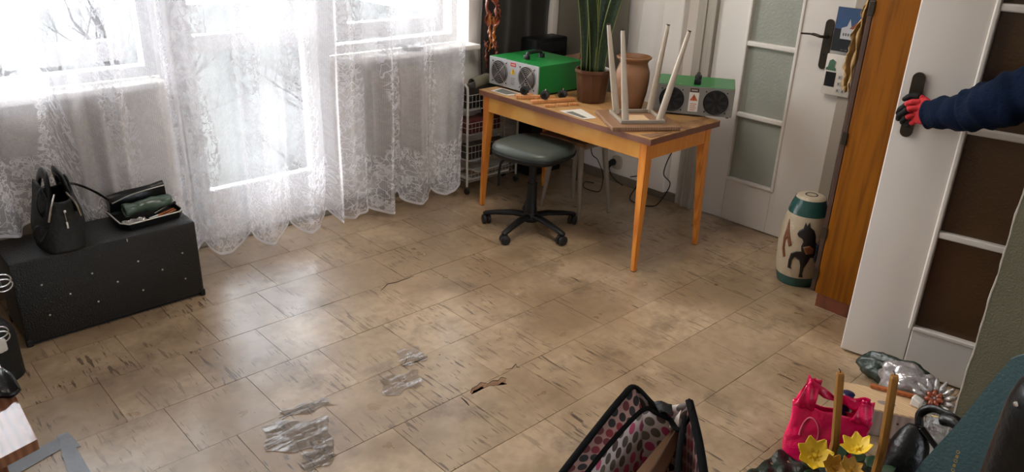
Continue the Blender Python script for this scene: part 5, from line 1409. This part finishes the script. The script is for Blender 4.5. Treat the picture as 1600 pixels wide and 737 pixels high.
flower(F1, 0.052, m_petal, '', arr, (-0.6, -0.3, 1))
flower(F2, 0.045, m_petal, '', arr, (-0.3, 0.2, 1))
flower(at(1302, 730, 0, 1.93), 0.036, m_petal2, '', arr, (-0.5, -0.5, 1), core=m_petal2)
flower(at(1328, 733, 0, 1.93), 0.034, m_petal2, '', arr, (-0.2, -0.3, 1), core=m_petal2)
def candle(u0, v0, u1, v1, zb_, label, wick):
    B = at(u0, v0, 0, 2.035); d = Vector((RC[0][0] * (u1 - 800) + RC[1][0] * (v1 - 368.5) + RC[2][0] * FPX, RC[0][1] * (u1 - 800) + RC[1][1] * (v1 - 368.5) + RC[2][1] * FPX, RC[0][2] * (u1 - 800) + RC[1][2] * (v1 - 368.5) + RC[2][2] * FPX))
    tt = (B.x * d.x + B.y * d.y) / (d.x ** 2 + d.y ** 2); Tp = Vector((tt * d.x, tt * d.y, EYE + tt * d.z))
    t = thing('taper_candle', label, 'candle', B, 'taper candles in the wreath')
    bm = NBM(); tube(bm, [Vector((B.x, B.y, 0.125)), B, Tp - (Tp - B) * 0.03, Tp], [0.0135, 0.0132, 0.0125, 0.010], 8); obj('wax', bm, m_candle, t)
    bm = NBM(); tube(bm, [Tp, Tp + Vector((0, 0.0, 0.006)), Tp + Vector((-0.002, 0.006, 0.012))], 0.0014, 6); obj('wick', bm, m_wick, t)
candle(1305, 690, 1313, 582, 0.09, 'left one of two brown-gold taper candles, in front of the pink bag', True)
candle(1379, 700, 1398, 586, 0.09, 'right one of two brown-gold taper candles, in front of the pale wooden box', True)
# dark green foil/cloth on the floor
bm = NBM()
gq = [fz(1160, 745), fz(1228, 700), fz(1300, 742), fz(1200, 790)]
grid(bm, 24, 24, lambda u, v: gq[0].lerp(gq[1], u).lerp(gq[3].lerp(gq[2], u), v) + Vector((0, 0, 0.008 + 0.010 * sin(u * 14) * sin(v * 11 + u * 6))))
tag(obj('green_cloth', bm, m_darkgreen, smooth='full', solid=0.002), 'crumpled dark green foil cloth on the floor left of the pink bag', 'cloth')

# pale wooden box
p0 = fz(1347, 577, 0.12); 
WB = Vector((2.50, 0.745, 0)); wa = D(-62); X = Vector((cos(wa), sin(wa), 0)); Yv = Vector((-X.y, X.x, 0)); R = Matrix((X, Yv, Vector((0, 0, 1)))).transposed()
t = thing('wooden_box', 'pale wooden box with an oval grip hole behind the right candle', 'box', WB)
bm = NBM(); box(bm, WB + Vector((0, 0, 0.055)), (0.26, 0.13, 0.10), R, 0.003); obj('box_body', bm, m_greywood, t)
bm = NBM(); box(bm, WB + Vector((0, 0, 0.109)), (0.27, 0.14, 0.008), R, 0.002); obj('lid', bm, m_lightwood, t)
bm = NBM(); prism(bm, [(0.030 * cos(2 * pi * k / 28), 0.012 * sin(2 * pi * k / 28)) for k in range(28)], 0.001, WB + X * 0.02 - Yv * 0.02 + Vector((0, 0, 0.1135)), X, Yv); obj('grip_hole', bm, m_greywood, t)
bm = NBM()
for q in (0.06, 0.09): 
    c = WB + X * q - Yv * 0.0652 + Vector((0, 0, 0.07)); tube(bm, [c, c - Yv * 0.001], 0.004, 8)
obj('nail_hole', bm, m_black, t)
# crumpled smoky plastic bag with dark green lining
def crumple(c, rx_, ry_, rz_, seed, amp=0.25, n=28):
    rr = random.Random(seed); bm = NBM(); bmesh.ops.create_icosphere(bm, subdivisions=4, radius=1)
    ph = [Vector((rr.uniform(-5, 5), rr.uniform(-5, 5), rr.uniform(-5, 5))) for _ in range(6)]
    for v in bm.verts:
        d_ = v.co.normalized(); k = 1
        for p in ph: k += amp * 0.33 * abs(sin(p.dot(d_) + p.x)) - amp * 0.15
        v.co = Vector((c[0] + d_.x * rx_ * k, c[1] + d_.y * ry_ * k, max(0.002, c[2] + d_.z * rz_ * k)))
    return bm
tag(obj('smoky_plastic_bag', crumple((2.68, 0.715, 0.085), 0.05, 0.085, 0.085, 5, 0.5), m_greybag, smooth='full'), 'crumpled smoky grey plastic bag by the open door foot', 'plastic bag')
tag(obj('dark_green_bag', crumple((2.80, 0.78, 0.05), 0.05, 0.14, 0.065, 8, 0.4), m_darkgreen, smooth='full'), 'dark green bag lying behind the smoky plastic bag', 'bag')
t_ = fz(1415, 583, 0.13); t2 = fz(1432, 606, 0.12)
stick((2.545, 0.80), (2.60, 0.66), 0.016, 0.012, m_orangestick, 'thin orange wooden strip between pale box and smoky bag', z=0.115)
folded((2.555, 0.645, 0.13), (0.03, 0.03, 0.022), m_lab, 'small white crumpled tissue on the pale wooden box', 'tissue', 'tissue', 9)
# crystal flower wrapped in clear plastic
gc = fz(1458, 632, 0.10)
t = thing('crystal_flower', 'clear crystal flower ornament with a brown glass centre in bubble wrap', 'ornament', (gc.x, gc.y, 0))
Zt = Vector((-0.75, -0.05, 0.75)).normalized(); Xf, Yf = frame_of(Zt)
C0 = Vector((gc.x, gc.y, 0.12))
for k in range(14):
    a_ = 2 * pi * k / 14; d_ = Xf * cos(a_) + Yf * sin(a_)
    bm = NBM(); tube(bm, [C0 + d_ * 0.018, C0 + d_ * 0.05 + Zt * 0.010, C0 + d_ * 0.072 + Zt * 0.022], [0.008, 0.011, 0.004], 8); obj('glass_petal', bm, m_bubble, t, smooth='full')
for k in range(7):
    a_ = 2 * pi * k / 7; d_ = Xf * cos(a_) + Yf * sin(a_)
    bm = NBM(); tube(bm, [C0 + Zt * 0.012, C0 + d_ * 0.018 + Zt * 0.016, C0 + d_ * 0.030 + Zt * 0.02], [0.006, 0.010, 0.005], 8); obj('brown_petal', bm, m_brownfl, t, smooth='full')
bm = NBM(); tube(bm, [C0 + Zt * 0.012, C0 + Zt * 0.024], [0.007, 0.004], 10); obj('crystal_centre', bm, m_chrome, t)
tag(obj('bubble_wrap', crumple((gc.x - 0.02, gc.y - 0.015, 0.045), 0.075, 0.07, 0.055, 12, 0.3), m_bubble, smooth='full'), 'clear bubble wrap bundle under the crystal flower', 'bubble wrap')
sheet([(gc.x - 0.22, gc.y + 0.0), (gc.x - 0.24, gc.y - 0.10), (gc.x - 0.05, gc.y - 0.12), (gc.x - 0.02, gc.y + 0.02)], m_lab, 'white sheet of packing paper under the bubble wrap', 0.001, 'packing_paper')
# black leather bag with buckled strap
t = thing('black_leather_purse', 'black leather purse with studded strap in front of the crystal flower', 'purse', (2.22, 0.52, 0))
def from_px(pts, dist):   # real points on a vertical plane facing the room at x = dist
    return [at(u, v, 0, dist) for u, v in pts]
bm = NBM()
c1 = at(1428, 672, 0, 2.240); c2 = at(1412, 735, 0, 2.160); 
tube(bm, smooth_path([at(1432, 664, 0, 2.240), at(1424, 690, 0, 2.220), at(1414, 720, 0, 2.200), at(1402, 760, 0, 2.180), at(1396, 800, 0, 2.160)], 5), [0.022, 0.028, 0.034, 0.042, 0.047, 0.052, 0.055, 0.058, 0.06, 0.062, 0.063, 0.064, 0.064, 0.064, 0.062, 0.06, 0.058, 0.056, 0.05, 0.045, 0.03], 20, flat=0.75)
obj('pouch', bm, m_blackg, t, smooth='full')
bm = NBM(); tube(bm, smooth_path([at(1440, 668, 0, 2.230), at(1452, 684, 0, 2.220), at(1464, 700, 0, 2.210), at(1474, 716, 0, 2.200)], 5), 0.012, 10, flat=0.35)
tube(bm, smooth_path([at(1436, 664, 0, 2.240), at(1438, 646, 0, 2.250), at(1456, 638, 0, 2.250), at(1476, 645, 0, 2.240), at(1492, 654, 0, 2.230), at(1500, 672, 0, 2.220), at(1488, 692, 0, 2.210)], 6), 0.013, 10, flat=0.5)
obj('strap', bm, m_blackg, t, smooth='full')
bm = NBM(); tube(bm, smooth_path([at(1474, 655, 0, 2.220), at(1490, 658, 0, 2.210), at(1502, 668, 0, 2.200)], 5), [0.02] * 11, 12); obj('clasp', bm, m_blackg, t, smooth='full')
bm = NBM(); tube(bm, [at(1456, 649, 0, 2.235), at(1484, 656, 0, 2.200)], 0.0022, 6); tube(bm, [at(1497, 672, 0, 2.190), at(1490, 690, 0, 2.190)], 0.002, 6); obj('buckle_bar', bm, m_goldm, t)
for (u, v) in ((1444, 654), (1449, 653), (1454, 651), (1422, 664), (1426, 674), (1480, 648)):
    bm = NBM(); p = at(u, v, 0, 2.218); bmesh.ops.create_icosphere(bm, subdivisions=1, radius=0.0022); bmesh.ops.translate(bm, vec=p, verts=bm.verts); obj('stud', bm, m_stud, t)
# teal bag
t = thing('teal_handbag', 'large teal leather bag with small gold lettering, lower right corner', 'handbag', (1.95, 0.25, 0))
bm = NBM()
TP = [at(1424, 745, 0, 1.93), at(1440, 722, 0, 1.94), at(1490, 668, 0, 1.95), at(1545, 600, 0, 1.96), at(1580, 560, 0, 1.97), at(1640, 540, 0, 1.97)]
def tealf(u, v):
    i = u * (len(TP) - 1); a_ = int(min(len(TP) - 2, i)); p = TP[a_].lerp(TP[a_ + 1], i - a_)
    zb_ = 0.0
    return Vector((p.x - 0.06 * v + 0.01 * sin(4 * u), p.y - 0.05 * v * u, p.z * (1 - v) + zb_ * v))
V1 = grid(bm, 30, 14, tealf)
def tealb(u, v):
    q = tealf(u, v); return q + Vector((0.09, 0.02 * 0, 0)) * min(1, 0.12 + v)
V2 = grid(bm, 30, 14, tealb)
for i in range(29): bm.faces.new((V1[0][i], V1[0][i + 1], V2[0][i + 1], V2[0][i])); bm.faces.new((V1[-1][i], V1[-1][i + 1], V2[-1][i + 1], V2[-1][i]))
for j in range(13):
    for i in (0, -1): bm.faces.new((V1[j][i], V1[j + 1][i], V2[j + 1][i], V2[j][i]))
obj('body', bm, m_tealbag, t, smooth=True)
bm = NBM(); tube(bm, [tealf(0.16, 0.06) - Vector((0.006, 0, 0)), tealf(0.16, 0.5) - Vector((0.006, 0, 0))], 0.003, 6)
obj('seam', bm, m_tealbag, t)
bm = NBM()
for k in range(5):
    p = at(1497 - 2.0 * k, 706 + 7 * k, 0, 1.915)
    if k % 2: box(bm, p, (0.002, 0.006, 0.008)); 
    else:
        tube(bm, [p + Vector((0, 0.004 * cos(2 * pi * j / 8), 0.004 * sin(2 * pi * j / 8))) for j in range(9)], 0.001, 5, cap=False)
obj('gold_lettering', bm, m_goldm, t)
# big black bag at the right border
t = thing('black_bag', 'large glossy black bag at the right border in front of the teal bag', 'bag', (1.70, 0.145, 0))
bm = NBM()
def bb(u, v):
    a_ = 2 * pi * u; z = 0.0 + 0.93 * v
    ct, st = cos(a_), sin(a_); ct = abs(ct) ** 0.7 * (1 if ct > 0 else -1); st = abs(st) ** 0.7 * (1 if st > 0 else -1)
    sh_ = (1 - max(0, (v - 0.78) / 0.22) ** 2.4 * 0.95)
    return Vector((1.70 + 0.085 * ct * sh_, 0.145 + (0.13 - 0.010 * v) * st * sh_, z))
grid(bm, 49, 30, bb); bmesh.ops.remove_doubles(bm, verts=bm.verts, dist=0.0004); obj('body', bm, m_blackg, t, smooth='full')
bm = NBM(); p = at(1588, 631, 0, 1.632); bmesh.ops.create_icosphere(bm, subdivisions=2, radius=0.006); bmesh.ops.translate(bm, vec=p, verts=bm.verts); obj('highlight_dot', bm, m_chrome, t)  # chrome ball placed as the bag's small highlight

# ------------------------------------------------------------------ polka dot shopping bag
t = thing('polka_dot_bag', 'open shopping bag with pink and grey polka dots and black trim', 'shopping bag', (1.60, 1.08, 0))
zr = 0.34
TL = fz(992, 604, zr); TR_ = fz(1077, 626, zr); FR = fz(1103, 760, zr - 0.03); FL = fz(868, 752, zr - 0.06)
bL = Vector((TL.x - 0.02, TL.y - 0.03, 0.004)); bR = Vector((TR_.x - 0.02, TR_.y - 0.01, 0.004)); bFR = Vector((FR.x + 0.03, FR.y + 0.03, 0.004)); bFL = Vector((FL.x + 0.05, FL.y - 0.02, 0.004))
def panel(a, b_, c_, d_, m, name, bow=0.012, parent=t, dip=0.0):
    """a,b top edge; d,c bottom edge"""
    bm = NBM(); n_ = (b_ - a).cross(d_ - a).normalized(); W_ = (b_ - a).length; H_ = (d_ - a).length
    grid(bm, 16, 14, lambda u, v: a.lerp(b_, u).lerp(d_.lerp(c_, u), v) + n_ * bow * sin(pi * u) * (1 - 0.5 * v) + Vector((0, 0, -dip * sin(pi * u) * (1 - v))), lambda u, v: (u * W_, v * H_))
    return obj(name, bm, m, parent, smooth='full', solid=0.0016)
def trimline(pts, r=0.006):
    r *= 1.35
    bm = NBM(); tube(bm, smooth_path(pts, 6), r, 8, flat=0.6); return obj('black_trim', bm, m_binding, t, smooth='full')
panel(FL, TL, bL, bFL, m_dotout, 'side_panel')
panel(TL, TR_, bR, bL, m_dotin, 'back_panel', bow=0.02, dip=0.05)
panel(TR_, FR, bFR, bR, m_dotout, 'side_panel')
panel(FR, FL, bFL, bFR, m_dotout, 'front_panel', dip=0.03)
panel(bL, bR, bFR, bFL, m_dotin, 'bottom', bow=0)
# folded-in flap along the left rim
IL = fz(1004, 640, zr - 0.04); IF = fz(905, 752, zr - 0.09)
panel(FL + Vector((0.002, 0, 0)), TL, IL, IF, m_dotout, 'inner_flap', bow=0.008)
IB = fz(1047, 655, zr - 0.05)
panel(IF, IL, Vector((IL.x, IL.y - 0.03, 0.03)), Vector((IF.x + 0.03, IF.y, 0.03)), m_dotin, 'lining', bow=0.012)
panel(IL, IB, Vector((IB.x, IB.y - 0.03, 0.03)), Vector((IL.x, IL.y - 0.03, 0.03)), m_dotin, 'lining', bow=0.01)
trimline([FL, FL.lerp(TL, 0.5) + Vector((-0.006, 0.004, 0.004)), FL.lerp(TL, 0.85) + Vector((-0.004, 0.006, 0.006)), TL, TL.lerp(IB, 0.5), IB], 0.008)
trimline([IF, IF.lerp(IL, 0.5) + Vector((-0.006, 0.006, 0.0)), IL, IL.lerp(IB, 0.6) + Vector((0, 0.004, 0.004)), IB], 0.007)
trimline([IB, fz(1062, 672, zr - 0.05), TR_.lerp(FR, 0.15), TR_], 0.007)
trimline([TR_, TR_.lerp(FR, 0.5) + Vector((0.006, 0, 0.003)), FR], 0.009)
trimline([fz(1070, 650, zr - 0.02), fz(1062, 700, zr - 0.03), fz(1058, 745, zr - 0.05)], 0.006)
panel(IB, fz(1064, 640, zr - 0.02), fz(1060, 668, zr - 0.06), fz(1046, 668, zr - 0.06), m_dotin, 'gusset_fold', bow=0.006)
bm = NBM(); tq = [fz(1022, 628, zr - 0.02), fz(1050, 629, zr - 0.02), fz(1052, 646, zr - 0.03), fz(1030, 645, zr - 0.03)]
grid(bm, 6, 5, lambda u, v: tq[0].lerp(tq[1], u).lerp(tq[3].lerp(tq[2], u), v) + Vector((0, 0, 0.006 * sin(5 * u)))); obj('handle_end', bm, m_leather, t, smooth='full', solid=0.002)
# strip of wood / tan strap inside the bag
s_a, s_b = fz(1058, 668, zr - 0.06), fz(1000, 760, zr - 0.12)
bm = NBM()
sn = Vector((0.6, -0.4, 0)).normalized()
grid(bm, 8, 16, lambda u, v: s_a.lerp(s_b, v) + sn * (u * 0.045 * (0.5 + 0.6 * v)) + Vector((0, 0, 0.004 * sin(9 * v) - u * 0.02)))
tag(obj('tan_cloth_strip', bm, m_strap, smooth='full', solid=0.003), 'tan leather strap edge lying in the polka dot bag', 'strap')
bm = NBM()
s_c = fz(1022, 700, zr - 0.10)
tp_ = [fz(1054, 668, zr - .08), fz(1020, 708, zr - .10), fz(985, 750, zr - .12), fz(1000, 760, zr - .12), fz(1046, 700, zr - .10)]
vs = [bm.verts.new(p) for p in tp_]; bm.faces.new(vs)
tag(obj('brown_purse', bm, m_cardb, solid=0.02), 'light brown purse with a small gold chain inside the polka dot bag', 'purse')

# ------------------------------------------------------------------ foreground left: table corner, black folder, tape
t = thing('wooden_low_table', 'glossy brown wooden table corner at the left edge', 'table', (0.05, 1.7, 0))
zt = 0.45
a_ = fz(58, 686, zt); b_ = fz(24, 618, zt); 
ex = Vector((0.035, -0.999, 0)); 
cr = Vector((a_.x, a_.y, 0)); dirA = Vector((b_.x - a_.x, b_.y - a_.y, 0)).normalized()
d0_ = fz(0, 716, zt); dirB = Vector((d0_.x - a_.x, d0_.y - a_.y, 0)).normalized(); dirB = Vector((dirB.x, dirB.y, 0))
R_ = [cr, cr + dirA * 0.55, cr + dirA * 0.55 + dirB * 0.6, cr + dirB * 0.6]
bm = NBM(); prism(bm, [(p.x, p.y) for p in R_], 0.028, (0, 0, zt - 0.028)); tt_ = obj('tabletop', bm, wood('glossy_brown_table', (138, 92, 66), (108, 66, 44), 0.12, 4, (5, 1, 1), coat=0.6), t)
for (p, q) in ((0.06, 0.06), (0.49, 0.06), (0.49, 0.54), (0.06, 0.54)):
    c = cr + dirA * p + dirB * q
    if q < 0.1 and p < 0.1: c = cr + dirA * 0.10 + dirB * 0.16
    bm = NBM(); tube(bm, [(c.x, c.y, 0.0), (c.x, c.y, zt - 0.027)], [0.014, 0.022], 12); obj('leg', bm, m_plinth, t, smooth=True)
bm = NBM()
f0 = fz(-30, 560, zt + 0.03); f1 = fz(2, 572, zt + 0.04); f2 = fz(32, 606, zt + 0.02); f3 = fz(-10, 628, zt + 0.01)
cc_ = (f1 + f2 + f3) / 3
def fold_(u, v):
    a0 = f0.lerp(f1, u); a1 = f3.lerp(f2, u); p = a0.lerp(a1, v); return Vector((p.x, p.y, zt + 0.012 + 0.028 * sin(pi * (0.15 + 0.85 * v)) + 0.006 * sin(7 * u)))
grid(bm, 16, 14, fold_)
tag(obj('black_folder', bm, m_blackg, smooth='full', solid=0.012), 'glossy black folder lying on the left table corner', 'folder')
# black bag with rings, left border, before the trunk
t = thing('black_shoulder_bag', 'black bag with silver rings at the left border in front of the trunk', 'bag', (0.34, 2.95, 0))
bm = NBM()
def sb(u, v):
    a_ = 2 * pi * u; z = 0.26 * v; sh_ = (1 - max(0, (v - 0.6) / 0.4) ** 2 * 0.8)
    return Vector((0.285 + 0.085 * cos(a_) * sh_, 3.0 + 0.075 * sin(a_) * sh_, z))
grid(bm, 33, 20, sb); bmesh.ops.remove_doubles(bm, verts=bm.verts, dist=0.0004); obj('body', bm, m_leather, t, smooth='full')
for (u, v, r_) in ((4, 446, 0.030), (0, 527, 0.030)):
    c = at(u, v, 1, 2.90)
    for k in range(2):
        bm = NBM(); tube(bm, [c + Vector((r_ * cos(2 * pi * j / 24), 0.01 * k, 0.014 * k + r_ * 0.75 * sin(2 * pi * j / 24))) for j in range(25)], 0.0028, 8, cap=False); obj('ring', bm, m_chrome, t, smooth='full')
c = at(2, 540, 1, 2.90); bm = NBM(); box(bm, c, (0.035, 0.02, 0.05), rotz(0.4), 0.008); obj('white_tag', bm, m_lab, t, smooth=True)

# duct tape on the floor
def tapestrip(pts, label, z):
    bm = NBM(); P_ = [fz(u, v, 0) for u, v in pts]; prism(bm, [(p.x, p.y) for p in P_], 0.0012, (0, 0, z)); return tag(obj('duct_tape', bm, m_tape), label, 'tape', 'grey duct tape strips on the floor')
tapestrip([(8, 727), (92, 684), (104, 697), (20, 745)], 'grey duct tape strip on the floor beside the left table edge', 0.0015)
tapestrip([(88, 682), (106, 676), (127, 698), (104, 704)], 'short grey duct tape piece on the floor where two long ones meet', 0.0028)
tapestrip([(92, 692), (116, 694), (146, 745), (108, 745)], 'grey duct tape strip on the floor running down to the bottom edge', 0.0040)

# broken tile edges and clear film on the floor
def crack(pts, label, r=0.0018):
    bm = NBM(); P_ = [fz(u, v, 0.0012) for u, v in pts]; tube(bm, P_, [r * 0.5] + [r] * (len(P_) - 2) + [r * 0.5], 5, flat=0.5)
    return tag(obj('floor_crack', bm, m_wick), label, 'crack', 'cracks in the floor tiles')
crack([(630, 571), (640, 568), (652, 564), (668, 557)], 'dark lifted tile edge in the middle of the floor, by the shiny film', 0.003)
crack([(631, 570), (636, 560), (643, 556), (650, 559)], 'thin curved crack just above the lifted tile edge by the shiny film')
crack([(595, 454), (606, 443), (618, 441), (632, 436), (646, 431)], 'long jagged crack nearest the curtain, towards the swivel stool', 0.0022)
crack([(436, 653), (448, 648), (470, 638), (498, 630)], 'dark joint edge at the tile corner above the shiny film', 0.002)
crack([(735, 613), (738, 606), (746, 602), (751, 597), (762, 599), (770, 594), (779, 594), (783, 589), (792, 591)], 'brown broken tile edge right of the floor centre', 0.0016)
crack([(790, 577), (800, 575), (806, 568), (808, 573), (813, 574)], 'forked crack above the brown broken tile edge')
crack([(721, 621), (728, 627), (733, 633)], 'short dark notch below the brown broken tile edge', 0.003)
bm = NBM(); P_ = [fz(u, v, 0) for u, v in ((735, 612), (739, 606), (747, 603), (752, 598), (763, 600), (771, 595), (780, 595), (784, 590), (791, 592), (789, 596), (792, 600), (784, 597), (778, 602), (766, 602), (757, 606), (752, 604), (746, 608), (740, 610), (737, 616))]
prism(bm, [(p.x, p.y) for p in P_], 0.0008, (0, 0, 0.0006)); tag(obj('bare_screed_patch', bm, mat('brown_screed', (134, 100, 74), 0.9, var=0.4, scale=60, bump=0.8, bscale=90)), 'brown bare patch where a tile corner has broken off', 'patch')
def film(pts, label, seed, h=0.004):
    P_ = [fz(u, v, 0) for u, v in pts]; rr = random.Random(seed); ph = rr.uniform(0, 6); bm = NBM()
    def f(u, v):
        p = P_[0].lerp(P_[1], u).lerp(P_[3].lerp(P_[2], u), v)
        e = 0.012 * sin(9 * v + ph) ; 
        z = 0.0022 + h * abs(sin(v * 17 + 3.0 * sin(u * 4 + ph) + ph)) * (0.4 + 0.6 * abs(sin(u * 6 + ph))) * sin(pi * min(1, max(0, v))) + 0.0008 * sin(u * 60)
        return Vector((p.x + e * (u - 0.5), p.y + 0.01 * sin(u * 11 + ph) * (v - 0.5) * 2, max(0.0018, z)))
    grid(bm, 50, 50, f); fo = obj('clear_film', bm, m_film, smooth='full')
    if fo.data.polygons[1200].normal.z < 0: fo.data.flip_normals()
    return tag(fo, label, 'plastic film', 'clear tape pieces on the floor')
film([(410, 662), (512, 652), (520, 700), (418, 708)], 'largest crinkled clear film patch, nearest the bottom edge', 1, 0.0014)
film([(440, 640), (505, 622), (525, 632), (440, 655)], 'narrow strip of clear film along the tile joint above the largest patch', 2, 0.001)
film([(590, 590), (652, 578), (660, 600), (604, 622)], 'clear film patch right below the lifted tile edge', 3, 0.0014)
film([(618, 548), (652, 542), (668, 560), (630, 574)], 'small bright clear film over the lifted tile edge', 4, 0.003)
film([(470, 712), (508, 690), (530, 712), (478, 745)], 'clear film strip at the bottom edge under the largest patch', 5, 0.0014)
